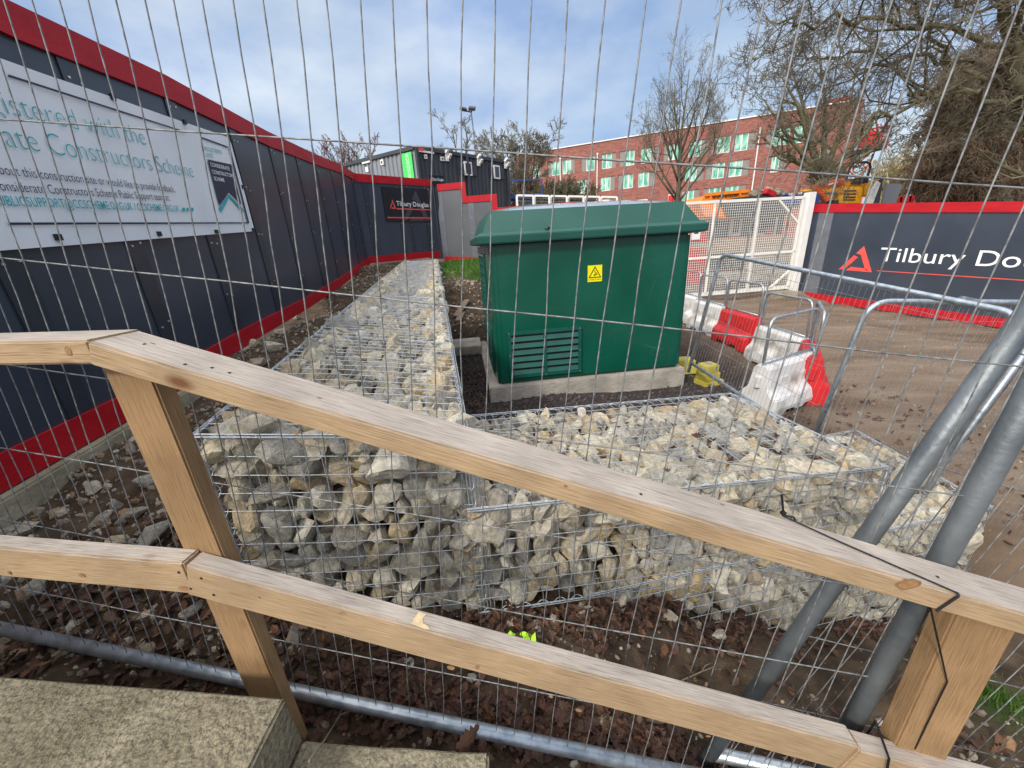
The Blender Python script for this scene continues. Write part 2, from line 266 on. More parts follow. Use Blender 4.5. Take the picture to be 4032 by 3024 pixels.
# ---------------------------------------------------------------- terrain
CP = np.array([(-2.5,1.65,1.12),(-2.66,2.8,1.08),(-2.3,.8,1.14),(-2.9,3.9,.9),(-3.55,8.7,.67),(-3.95,11.5,.36),(-4.3,14,.3),(-1.87,1.4,1.10),(-1.3,1.25,1.25),
 (-1.55,3,.85),(-1.95,5,.73),(-2.75,9,.5),(-2.2,2,1.02),(-1.98,1.05,1.32),(-1.3,.95,1.40),(-.68,.87,1.47),(.19,.73,1.62),(.9,.62,1.78),(-1.4,.6,1.16),(-.75,.6,1.28),(-.3,.55,1.36),(.5,.45,1.55),(1.2,.4,1.8),
 (-1,-1,1.3),(1,-1,1.5),(0,-5,1.3),(-.19,1.33,1.60),(-.65,1.28,1.52),(-1.05,1.2,1.40),(.25,1.4,1.66),(.6,1.45,1.74),(1.0,1.5,1.98),(1.6,1.58,2.22),(2.4,1.7,2.36),(3,1.75,2.36),
 (0,1.0,1.60),(.8,1.05,1.95),(1.5,1.0,2.14),(2,.6,2.1),(-.5,3,1.75),(-.5,4,1.74),(-.6,5.3,1.69),(-.75,6.1,1.6),(-.95,7,1.27),(-1.2,9,.75),(-1.35,10.3,.5),(-.8,13.8,.45),(.2,13.8,.75),(.0,10,1.0),(.4,8.6,1.35),
 (.5,3,1.74),(1.2,3.2,1.75),(2.2,3.2,1.80),(1,7,1.65),(2.5,5,1.76),(2.45,4.3,1.76),(3,6,1.8),(4,5,1.9),(3.7,7.2,1.8),(3.0,4.2,1.88),
 (4,10.4,1.66),(8.2,11,1.74),(8.6,10.6,1.92),(10.5,7.6,2.28),(12.5,4.3,2.6),(6,8,1.86),(7,5,2.08),(5,3.5,2.02),(3.3,2.9,1.95),(4,2,2.2),(3,2.4,1.95),(3.6,1.0,2.4),(2.2,2.75,1.85),(-.5,.84,1.55),(-.3,.81,1.58),(-.1,.78,1.61),(-.2,.70,1.56),(-.45,.73,1.50),(8.81,10.35,2.05),(9.33,9.5,2.14),(9.86,8.64,2.22),(10.4,7.8,2.30),(8.4,10.1,2.03),(8.9,9.2,2.12),(9.4,8.4,2.20),(10,7.4,2.29),(11,6.4,2.40),
 (0,20,.6),(-6,20,.3),(5,20,1.2),(12,20,1.2),(20,30,1.2),(0,50,1),(30,45,1),(-20,30,.3),(-8,8,.5),(-8,2,.9),(40,10,2.2),(0,-20,1.4),(60,60,1),(-60,60,.6),(0,140,1)])
rng = np.random.default_rng(7)
def drop_at(x, y):
    x = np.asarray(x, float); y = np.asarray(y, float)
    d2 = (x[..., None] - CP[:, 0]) ** 2 + (y[..., None] - CP[:, 1]) ** 2 + .004
    wt = d2 ** -1.9
    return (wt * CP[:, 2]).sum(-1) / wt.sum(-1)
def lump(x, y):
    return -.34 * math.exp(-((x - 3.02) / .30) ** 2 - ((y - 5.35) / .75) ** 2) + .014 * mnoise.fractal(Vector((x * 2.2, y * 2.2, 3)), .9, 2, 4) + .010 * mnoise.noise(Vector((x * 9, y * 9, 1)))
def gz(x, y): return ZC - float(drop_at(x, y)) + lump(x, y)
def axis(seg):
    o = []
    for a, b, s in seg: o += list(np.arange(a, b, s))
    return np.array(o)
xs = axis([(-5, -3.2, .2), (-3.2, 3.6, .07), (3.6, 10, .2), (10, 16, .6)]); ys = axis([(-3, 0, .5), (0, 3.2, .06), (3.2, 8, .11), (8, 16, .3)])
xs = np.concatenate((-np.geomspace(900, 5.4, 16), xs, np.geomspace(16.6, 900, 16))); ys = np.concatenate((-np.geomspace(400, 3.5, 8), ys, np.geomspace(16.5, 1100, 18)))
XX, YY = np.meshgrid(xs, ys); DD = drop_at(XX, YY)
near = (np.abs(XX) < 14) & (YY < 16) & (YY > -2)
mb = MB(); nx, ny = len(xs), len(ys)
for j in range(ny):
    for i in range(nx):
        z = ZC - DD[j, i]
        if near[j, i]: z += lump(XX[j, i], YY[j, i])
        mb.v.append((XX[j, i], YY[j, i], z))
for j in range(ny - 1):
    for i in range(nx - 1):
        a = j * nx + i; mb.f.append((a, a + 1, a + nx + 1, a + nx)); mb.m.append(0)
def ground_mat():
    m = bpy.data.materials.new('soil'); m.use_nodes = True; t, n, l = nodes(m); p = n['Principled BSDF']; p.inputs['Roughness'].default_value = .95; p.inputs['Specular IOR Level'].default_value = .25
    tc = n.new('ShaderNodeTexCoord')
    def nz(s, d=8, st=(1, 1, 1), ro=.6):
        mp = n.new('ShaderNodeMapping'); mp.inputs['Scale'].default_value = st; q = n.new('ShaderNodeTexNoise'); q.inputs['Scale'].default_value = s; q.inputs['Detail'].default_value = d; q.inputs['Roughness'].default_value = ro
        l(tc.outputs['Object'], mp.inputs[0]); l(mp.outputs[0], q.inputs[0]); return q.outputs[0]
    def ramp(x, pts):
        q = n.new('ShaderNodeValToRGB'); e = q.color_ramp.elements
        while len(e) < len(pts): e.new(.5)
        for i, (a, c) in enumerate(pts): e[i].position = a; e[i].color = (*c, 1) if hasattr(c, '__len__') else (c, c, c, 1)
        l(x, q.inputs[0]); return q.outputs[0]
    def mix(f, a, b, bt='MIX'):
        q = n.new('ShaderNodeMix'); q.data_type = 'RGBA'; q.blend_type = bt
        if isinstance(f, float): q.inputs[0].default_value = f
        else: l(f, q.inputs[0])
        l(a, q.inputs[6]); l(b, q.inputs[7]); return q.outputs[2]
    yard = ramp(nz(1.1, 9, (.5, 2.2, 1)), [(.3, (.115, .080, .053)), (.5, (.185, .132, .092)), (.62, (.235, .178, .128)), (.72, (.33, .26, .19))])
    soil = ramp(nz(7, 10), [(.3, (.030, .021, .014)), (.5, (.070, .048, .030)), (.7, (.125, .088, .056))])
    at_ = n.new('ShaderNodeAttribute'); at_.attribute_name = 'zone'; sp = n.new('ShaderNodeSeparateColor'); l(at_.outputs['Color'], sp.inputs[0])
    c = mix(sp.outputs[0], soil, yard)
    dark = ramp(nz(30, 6), [(.35, (.020, .016, .016)), (.6, (.055, .045, .043)), (.75, (.10, .085, .08))])
    c = mix(sp.outputs[1], c, dark)
    grs = ramp(nz(9, 8), [(.35, (.025, .060, .008)), (.65, (.065, .14, .018))]); c = mix(sp.outputs[2], c, grs)
    v = n.new('ShaderNodeTexVoronoi'); v.inputs['Scale'].default_value = 38; l(tc.outputs['Object'], v.inputs[0])
    pk = ramp(v.outputs['Distance'], [(.10, 1.), (.2, 0.)]); vs = n.new('ShaderNodeSeparateColor'); l(v.outputs['Color'], vs.inputs[0])
    sel = ramp(vs.outputs[0], [(.80, 0.), (.86, 1.)]); mm = n.new('ShaderNodeMath'); mm.operation = 'MULTIPLY'; l(pk, mm.inputs[0]); l(sel, mm.inputs[1])
    pc = ramp(vs.outputs[1], [(0, (.30, .22, .13)), (.5, (.45, .42, .36)), (1, (.20, .17, .13))]); c = mix(mm.outputs[0], c, pc)
    l(c, p.inputs['Base Color'])
    h = n.new('ShaderNodeMath'); h.operation = 'ADD'; l(nz(18, 10, ro=.7), h.inputs[0]); l(mm.outputs[0], h.inputs[1])
    bp = n.new('ShaderNodeBump'); bp.inputs['Strength'].default_value = .8; bp.inputs['Distance'].default_value = .03; l(h.outputs[0], bp.inputs['Height']); l(bp.outputs[0], p.inputs['Normal'])
    return m
go = mb.build('ground', ground_mat(), smooth=True); tag(go, kind='structure')
def sst(a, b, x): t = np.clip((x - a) / (b - a), 0, 1); return t * t * (3 - 2 * t)
X = XX.ravel(); Y = YY.ravel()
wob = np.array([mnoise.noise(Vector((a * .9, b * .9, 0))) if abs(a) < 30 and abs(b) < 40 else 0 for a, b in zip(X, Y)]) * .5
zy = sst(2.35, 3.1, X + wob * .6 - .1 * Y) * sst(1.2, 2.0, Y); zy = np.maximum(zy, sst(17, 22, Y))
zd = np.exp(-((X - 3.02) / .5) ** 2 - ((Y - 5.35) / 1.0) ** 2) ** .6; zd = np.maximum(zd, sst(-1.15, -.75, X + wob * .3 + .08 * Y) * (1 - sst(2.5, 3.0, X + wob * .5)) * sst(1.9, 2.2, Y) * (1 - sst(6.0, 7.0, Y + wob)))
zg = sst(-2.0, -1.6, X + .08 * (Y - 10)) * (1 - sst(1.0, 1.8, X)) * sst(9.3, 9.9, Y + wob * .5) * (1 - sst(14.5, 16, Y))
zg = np.maximum(zg, .7 * (1 - sst(.12, .3, np.hypot(X - 2.24, Y - 1.2) + wob * .2)))
me = go.data; ca = me.color_attributes.new('zone', 'FLOAT_COLOR', 'POINT')
ca.data.foreach_set('color', np.stack((zy, zd, zg, np.ones_like(zy)), 1).ravel().astype('f'))
# ---------------------------------------------------------------- stones
def rock_mesh(seed, sub=3, planes=17):
    rg = np.random.default_rng(seed); bm = bmesh.new(); bmesh.ops.create_icosphere(bm, subdivisions=sub, radius=1.25)
    nrm = rg.normal(size=(planes, 3)); nrm /= np.linalg.norm(nrm, axis=1)[:, None]; off = rg.uniform(.58, .92, planes)
    asp = np.array((rg.uniform(1.0, 1.35), rg.uniform(.8, 1.05), rg.uniform(.62, .9)))
    for v in bm.verts:
        p = np.array(v.co)
        for q, o in zip(nrm, off):
            e = p @ q - o
            if e > 0: p = p - q * e
        k = 1 + .07 * mnoise.noise(Vector(p * 1.9 + seed)) +   .06 * mnoise.noise(Vector(p * 4 + seed)) + .045 * mnoise.noise(Vector(p * 11 + seed))
        v.co = Vector(p * k * asp)
    me = bpy.data.meshes.new('stone'); bm.to_mesh(me); bm.free(); me.materials.append(M['stone'])
    me.update(); return me
ROCK = [rock_mesh(100 + i) for i in range(16)]
LOW = []
for i in range(10):
    q = rock_mesh(300 + i, 2, 11); LOW.append((np.array([v.co[:] for v in q.vertices]), [tuple(p.vertices) for p in q.polygons])); bpy.data.meshes.remove(q)
PEB = []
for i in range(8):
    q = rock_mesh(500 + i, 1, 8); PEB.append((np.array([v.co[:] for v in q.vertices]), [tuple(p.vertices) for p in q.polygons])); bpy.data.meshes.remove(q)
def rnd_rot(rg): return Euler((rg.uniform(0, 6.28), rg.uniform(0, 6.28), rg.uniform(0, 6.28)))
def pack(Wd, H, rm, rg, cover=.95):
    n = max(6, int(Wd * H * cover / (math.pi * rm * rm))); rr = rm * np.exp(rg.normal(0, .28, n)); rr = np.clip(rr, rm * .55, rm * 1.8)
    p = rg.uniform(0, 1, (n, 2)) * (Wd, H)
    for it in range(70):
        dv = p[:, None] - p[None]; ds = np.sqrt((dv ** 2).sum(-1)) + 1e-6; ov = rr[:, None] + rr[None] - ds; np.fill_diagonal(ov, 0); ov[ov < 0] = 0
        p = p + ((dv / ds[..., None]) * ov[..., None]).sum(1) * .22
        p[:, 0] = np.clip(p[:, 0], rr * .7, Wd - rr * .7); p[:, 1] = np.clip(p[:, 1], rr * .7, H - rr * .7)
    return p, rr
def gabion(label, FL, FR, RR, RL, h, faces, seed, rm=.058, lace=(), pitch=.076, single=100):
    """basket from its four top corners and height; faces: letters of the filled faces (F front, T top, R right, L left)"""
    rg = np.random.default_rng(seed); c = [Vector(q) for q in (FL, FR, RR, RL)]; dn = Vector((0, 0, -h))
    ctr = sum(c, Vector()) / 4 + dn
    root = thing('gabion', label, 'gabion', ctr, group='stone filled gabions')
    fc = {'F': (c[0], c[1], c[1] + dn, c[0] + dn), 'T': (c[3], c[2], c[1], c[0]), 'R': (c[1], c[2], c[2] + dn, c[1] + dn), 'L': (c[3], c[0], c[0] + dn, c[3] + dn), 'B': (c[2], c[3], c[3] + dn, c[2] + dn)}
    cen = ctr - dn * .5
    cage = MB(); stones = []; low = MB()
    def P(q, a, b): return q[0].lerp(q[1], a).lerp(q[3].lerp(q[2], a), b)
    for k in faces:
        q = fc[k]; Wd = ((q[1] - q[0]).length + (q[2] - q[3]).length) / 2; H = ((q[3] - q[0]).length + (q[2] - q[1]).length) / 2
        nrm = (q[1] - q[0]).cross(q[3] - q[0]).normalized()
        if nrm.dot(P(q, .5, .5) - cen) < 0: nrm = -nrm
        nu = max(1, round(Wd / pitch)); nv = max(1, round(H / pitch)); bow = .012
        for i in range(nu + 1):
            a = i / nu; e = bow * math.sin(math.pi * a)
            cage.tube([P(q, a + rg.normal(0, .0012), b) + nrm * (.003 + e * math.sin(math.pi * b) + rg.normal(0, .0015)) for b in (0, .33, .66, 1)], .0023, 4, cap=False)
        for j in range(nv + 1):
            b = j / nv; e = bow * math.sin(math.pi * b)
            cage.tube([P(q, a, b + rg.normal(0, .0012)) + nrm * (.006 + e * math.sin(math.pi * a) + rg.normal(0, .0015)) for a in (0, .33, .66, 1)], .0023, 4, cap=False)
        p, rr = pack(Wd, H, rm, rg, .88)
        for (a, b), r in zip(p, rr):
            r *= 1.0
            stones.append((P(q, a / Wd, b / H) - nrm * (r * .96 + .004 + abs(rg.normal(0, .012))), r, nrm))
        p, rr = pack(Wd, H, rm * 1.05, rg, .85)
        for (a, b), r in zip(p, rr):
            V, Fc = LOW[rg.integers(10)]; mt = np.array(rnd_rot(rg).to_matrix()) * r * 1.15
            low.add(V @ mt.T + np.array(P(q, a / Wd, b / H) - nrm * (rm * 2.7)), Fc)
    for a, b in lace:                                   # helical lacing along the named edges
        E = {'FT': (c[0], c[1]), 'RT': (c[1], c[2]), 'LT': (c[0], c[3]), 'BT': (c[3], c[2]), 'FRv': (c[1], c[1] + dn), 'FLv': (c[0], c[0] + dn), 'FB': (c[0] + dn, c[1] + dn)}[a]
        Ln = (E[1] - E[0]).length; n = int(Ln / .0075); t = (E[1] - E[0]).normalized(); u = t.orthogonal().normalized(); v = t.cross(u)
        ph = rg.uniform(0, 6)
        cage.tube([E[0] + t * (Ln * i / n) + u * (.010 * math.cos(i / n * Ln / .085 * 6.283 + ph)) + v * (.010 * math.sin(i / n * Ln / .085 * 6.283 + ph)) for i in range(n + 1)], .0023, 4, cap=False)
        ow = ((E[0] + E[1]) / 2 - cen).normalized() * .010
        for e in ((.004, -.004) if a != 'FRv' else (.016, .006, -.006, -.016)): cage.tube([E[0] + u * e + v * e + ow, E[1] + u * e + v * e + ow], .003 if a != 'FRv' else .0038, 4, cap=False)
    cage.build('wire_basket', M['cagewire'], root, smooth=True)
    cam_p = Vector((0, 0, ZC)); stones.sort(key=lambda s: -s[1] / (s[0] - cam_p).length)
    for i, (p, r, nrm) in enumerate(stones):
        k = r * 1.16
        if i < single:
            o = bpy.data.objects.new('stone', ROCK[rg.integers(16)]); col.objects.link(o); o.parent = root; o.location = p - ctr; o.rotation_euler = rnd_rot(rg); o.scale = (k, k, k)
        else:
            V, Fc = LOW[rg.integers(10)]; mt = np.array(rnd_rot(rg).to_matrix()) * k; low.add(V @ mt.T + np.array(p), Fc)
    o = low.build('stone_fill', M['stone_fill'], root); tag(o, kind='stuff')
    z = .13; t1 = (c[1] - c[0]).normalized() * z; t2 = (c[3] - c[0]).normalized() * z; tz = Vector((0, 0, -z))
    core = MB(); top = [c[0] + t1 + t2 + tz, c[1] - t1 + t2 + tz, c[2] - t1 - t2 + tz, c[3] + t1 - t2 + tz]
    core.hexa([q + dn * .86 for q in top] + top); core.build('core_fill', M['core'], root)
    return root
# gabion A: the long wall running away on the left
def Aleft(y): return Vector((-1.09 - (y - 1.2) * .1695, y, ZC - (.556 - (y - 1.2) * .0265)))
def Aright(y): return Vector((-.19 - (y - 1.33) * .1675, y, ZC - (.69 - (y - 1.33) * .0403)))
segs = [(1.2, 2.62, 'FTRL', ('FT', 'RT', 'LT', 'BT', 'FRv', 'FLv'), .054, 'tall gabion basket with its end face just behind the timber handrail'),
        (2.65, 4.55, 'TRL', ('RT', 'LT', 'BT'), .058, 'second gabion basket along the hoarding, left of the green cabinet corner'),
        (4.58, 6.6, 'TRL', ('RT', 'LT', 'BT'), .058, 'third gabion basket along the hoarding, beside the concrete step'),
        (6.63, 8.7, 'TRL', ('RT', 'LT', 'BT'), .060, 'fourth gabion basket along the hoarding, beside the timber offcuts'),
        (8.73, 11.0, 'TRL', ('RT', 'LT', 'BT'), .062, 'farthest gabion basket, ending below the hung black company board')]
for i, (y0, y1, fa, la, rm, lb) in enumerate(segs):
    FL = Aleft(y0); FR = Aright(y0 + (.13 if i == 0 else 0))
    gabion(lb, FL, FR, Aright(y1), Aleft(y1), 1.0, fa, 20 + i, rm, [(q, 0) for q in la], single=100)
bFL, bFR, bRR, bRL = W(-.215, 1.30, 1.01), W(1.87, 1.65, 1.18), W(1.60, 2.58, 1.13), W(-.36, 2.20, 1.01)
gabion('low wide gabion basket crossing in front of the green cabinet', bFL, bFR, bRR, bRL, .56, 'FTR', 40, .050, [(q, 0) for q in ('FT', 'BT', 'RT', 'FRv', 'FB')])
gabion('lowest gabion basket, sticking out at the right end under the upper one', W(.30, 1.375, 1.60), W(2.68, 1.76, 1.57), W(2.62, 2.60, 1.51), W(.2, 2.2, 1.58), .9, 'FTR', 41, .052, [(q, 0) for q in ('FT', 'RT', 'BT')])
# loose rocks
def rock(p, r, seed, label='pale loose limestone rock lying on the bare ground outside the baskets'):
    o = bpy.data.objects.new('rock', ROCK[seed % 16]); col.objects.link(o); rg = np.random.default_rng(seed); o.location = p; o.rotation_euler = (rg.uniform(-.4, .4), rg.uniform(-.4, .4), rg.uniform(0, 6)); o.scale = (r, r, r)
    return tag(o, label, 'rock', 'loose rocks on the ground')
def drop_px(px, py, lift=0):                    # where a pixel's ray meets the ground
    x, f, d = ray(px, py); y = .3
    while y < 40:
        if ZC - d / f * y < gz(x / f * y, y) + lift: break
        y += .015 + y * .002
    return Vector((x / f * y, y, gz(x / f * y, y)))
for i, (px, py, r) in enumerate([(1442, 1340, .038), (1478, 1318, .032), (1503, 1356, .040), (1552, 1385, .036), (1196, 1352, .034), (1108, 1352, .030), (1160, 1362, .028), (1262, 1322, .034), (1520, 1290, .05), (1470, 1285, .045),
        (590, 756, .09), (560, 790, .08), (545, 745, .07), (610, 720, .07), (700, 640, .07), (640, 690, .06), (230, 1130, .045), (290, 1120, .05), (130, 1115, .045), (330, 1050, .05), (205, 1060, .045), (250, 1180, .045), (60, 1150, .05), (20, 1160, .05), (330, 1165, .05), (880, 1440, .022), (1020, 1470, .018), (420, 1320, .035), (90, 1275, .05)]):
    q = drop_px(px, py); rock(q + Vector((0, 0, r * .3)), r, 700 + i)
# pebbles, dark gravel, leaves, grass: ground cover
def scatter(name, mats, n, sampler, size, seed, kind='stuff', shapes=PEB, sink=.2, smooth=False):
    rg = np.random.default_rng(seed); b = MB()
    for x, y in sampler(n, rg):
        r = size(rg) ; V, Fc = shapes[rg.integers(len(shapes))]; mt = np.array(rnd_rot(rg).to_matrix()) * r
        b.add(V @ mt.T + np.array((x, y, gz(x, y) + r * sink)), Fc)
    o = b.build(name, mats, smooth=smooth); tag(o, kind=kind); return o
def strip(n, rg):                                # between hoarding and gabion wall
    o = []
    while len(o) < n:
        y = 1.0 + rg.uniform(0, 1) ** 1.7 * 10.5; a = -2.5 - .1415 * (y - 1.6); b = Aleft(y).x - .02
        if y < 1.25: b = -.9
        x = rg.uniform(a, b)
        o.append((x, y))
    return o
scatter('pebbles', M['pebble'], 4200, strip, lambda g: min(.034, .0095 * math.exp(g.normal(0, .6))), 1)
def bank(n, rg):
    o = []
    for k in range(n):
        x = rg.uniform(-1.9, 2.8); y = .62 - .13 * x + rg.uniform(0, 1) * .75; o.append((x, y))
    return o
scatter('small_stones', M['pebble'], 1500, bank, lambda g: min(.028, .0055 * math.exp(g.normal(0, .6))), 2)
scatter('yard_stones', M['pebble'], 900, lambda n, g: [(g.uniform(2.4, 9), g.uniform(2.0, 9)) for k in range(n)], lambda g: min(.03, .009 * math.exp(g.normal(0, .5))), 3)
def around(n, rg):
    o = []
    while len(o) < n:
        x, y = rg.uniform(-.95, 2.9), rg.uniform(2.2, 6.6)
        if (x > -.2 + -.1 * (y - 4.2) and x < 1.9 and y > 4.25): continue
        o.append((x, y))
    return o
scatter('gravel', M['gravel'], 5200, around, lambda g: g.uniform(.008, .02), 4)
scatter('bank_stones', M['pebble'], 700, lambda n, g: [(g.uniform(-1.9, -.5) + .35, g.uniform(6.4, 9.8)) for k in range(n)], lambda g: min(.05, .016 * math.exp(g.normal(0, .5))), 5)
OUT = [(0, 0), (.10, .13), (.20, .11), (.24, .26), (.36, .17), (.44, .33), (.58, .20), (.66, .29), (.78, .14), (.90, .15), (1, 0)]
def leaf(b, p, s, rg, tilt=.5):
    cur = rg.uniform(-.5, .7); fold = rg.uniform(.1, .9); E = Euler((rg.normal(0, tilt), rg.normal(0, tilt), rg.uniform(0, 6.28))).to_matrix(); n = len(OUT)
    wd = rg.uniform(.85, 1.2); vs = []
    for sg in (0, 1, -1):
        for x, y in OUT:
            if sg == 0: q = (x - .5, 0, cur * (x - .5) ** 2)
            else: q = (x - .5, sg * y * wd, cur * (x - .5) ** 2 + y * fold)
            vs.append(Vector(p) + E @ (Vector(q) * s))
    fs = []
    for k in (1, 2):
        for i in range(n - 1): fs.append((i, i + 1, k * n + i + 1, k * n + i) if k == 1 else (i + 1, i, k * n + i, k * n + i + 1))
    b.add(vs, fs)
rg = np.random.default_rng(9); b = MB()
for k in range(3800):                            # drift against the fence foot and the gabion foot
    u = rg.uniform()
    if u < .42: x = rg.uniform(-.75, 1.0); y = .85 - .15 * x + rg.normal(0, .05)
    elif u < .60: x = rg.uniform(-.35, 1.1); y = 1.36 + .14 * x - abs(rg.normal(0, .09)) - .02
    elif u < .78: x = rg.uniform(-1.95, -.4); y = 1.02 + rg.normal(0, .13) - .12 * (x + 1.1)
    elif u < .84: x = rg.uniform(1.0, 2.6); y = 1.45 + .17 * (x - .7) - abs(rg.normal(0, .08)) - .02
    elif u < .88: x = rg.uniform(-1.9, -1.1); y = rg.uniform(1.1, 1.8)
    else: x = rg.uniform(-1.6, 2.0); y = .72 - .14 * x + rg.uniform(0, .6)
    leaf(b, (x, y, gz(x, y) + rg.uniform(.004, .03)), rg.uniform(.028, .062), rg)
for k in range(900):
    x, y = (rg.uniform(-.75, -.3), rg.uniform(3, 5.2)) if k < 330 else ((rg.uniform(-.3, 2.6), rg.uniform(2.35, 4.0)) if k < 620 else (rg.uniform(2.2, 4.6), rg.uniform(2.0, 4.4)))
    leaf(b, (x, y, gz(x, y) + rg.uniform(.004, .02)), rg.uniform(.035, .07), rg)
for k in range(420):                             # leaves caught on top of the baskets
    u, v = rg.uniform(.02, .98), rg.uniform(.05, .95)
    if k < 220: p = bFL.lerp(bFR, u).lerp(bRL.lerp(bRR, u), v)
    elif k < 370: y = rg.uniform(1.3, 4.5); p = Aleft(y).lerp(Aright(y), u)
    else: p = W(1.95, 1.7, 1.53).lerp(W(2.45, 2.5, 1.50), u)
    leaf(b, p + Vector((0, 0, -.03 - rg.uniform(0, .03))), rg.uniform(.04, .07), rg, .8)
tag(b.build('fallen_leaves', M['leaf']), kind='stuff')
b = MB()
for k in range(5200):
    if k < 4600:
        x, y = rg.uniform(-1.95, .6), rg.uniform(9.6, 14.2)
        if x < -1.75 + .0 - .1 * (y - 10): continue
        s = 1
    else:
        a = rg.uniform(0, 6.28); q = abs(rg.normal(0, .10)); x, y = 2.24 + q * 1.4 * math.cos(a), 1.2 + q * 1.4 * math.sin(a); s = .35
    z = gz(x, y); h = rg.uniform(.05, .13) * s; a = rg.uniform(0, 6.28); wd = .010 * s; ca_, sa_ = math.cos(a) * wd, math.sin(a) * wd; lx, ly = rg.normal(0, .04 * s, 2)
    b.add([(x - ca_, y - sa_, z - .01), (x + ca_, y + sa_, z - .01), (x + lx, y + ly, z + h)], [(0, 1, 2)])
tag(b.build('grass', M['grass']), kind='stuff')
# ---------------------------------------------------------------- lettering
def text_geo(body, offset=0, space=1.0):
    c = bpy.data.curves.new('t', 'FONT'); c.body = body; c.size = 1; c.offset = offset; c.space_character = space; c.resolution_u = 4
    o = bpy.data.objects.new('t', c); col.objects.link(o); bpy.context.view_layer.update()
    me = bpy.data.meshes.new_from_object(o.evaluated_get(bpy.context.evaluated_depsgraph_get()))
    V = np.array([v.co[:2] for v in me.vertices]); Fc = [tuple(p.vertices) for p in me.polygons]
    bpy.data.objects.remove(o); bpy.data.curves.remove(c); bpy.data.meshes.remove(me); return V, Fc
def put_text(b, body, X, z0, width, hgt=None, anchor='l', offset=0, m=0, lift=.003, visible=None, space=1.0, rise=0):
    """X(s, z, lift) maps to the wall; width = width of the visible part"""
    V, Fc = text_geo(body, offset, space); x0, x1 = V[:, 0].min(), V[:, 0].max(); full = x1 - x0
    if visible:
        U, _ = text_geo(visible, offset, space); k = width / (U[:, 0].max() - U[:, 0].min())
    else: k = width / full
    ky = k if hgt is None else hgt / .72
    s0 = -full * k if anchor == 'r' else 0
    b.add([X(s0 + (x - x0) * k, z0 + y * ky + rise * (s0 + (x - x0) * k), lift) for x, y in V], Fc, m)
def screws(b, pf, pts, lift=.006):
    for s, z in pts: b.box(pf.pt(s, z, lift), (.014, .014, .014))
def tri_logo(b, X, s, z, w_, h, m, lift):
    """open triangle of three bars"""
    A = (s, z); B = (s + w_, z); T = (s + w_ * .60, z + h)
    def q(p): return X(p[0], p[1], lift)
    def ip(a, c, t): return (a[0] + (c[0] - a[0]) * t, a[1] + (c[1] - a[1]) * t)
    ctr = ((A[0] + B[0] + T[0]) / 3, (A[1] + B[1] + T[1]) / 3); i_ = lambda p: ip(p, ctr, .52)
    a, c, t = i_(A), i_(B), i_(T)
    b.add([q(p) for p in (A, ip(A, T, .62), ip(a, t, .80), ip(A, c, .24))], [(0, 1, 2, 3)], m)
    b.add([q(p) for p in (ip(A, T, .70), T, B, ip(B, a, .30), c, t)], [(0, 1, 2, 3, 4, 5)], m)
    b.add([q(p) for p in (ip(A, B, .22), ip(B, A, .06), ip(c, B, .25), ip(a, B, .12))], [(0, 1, 2, 3)], m)
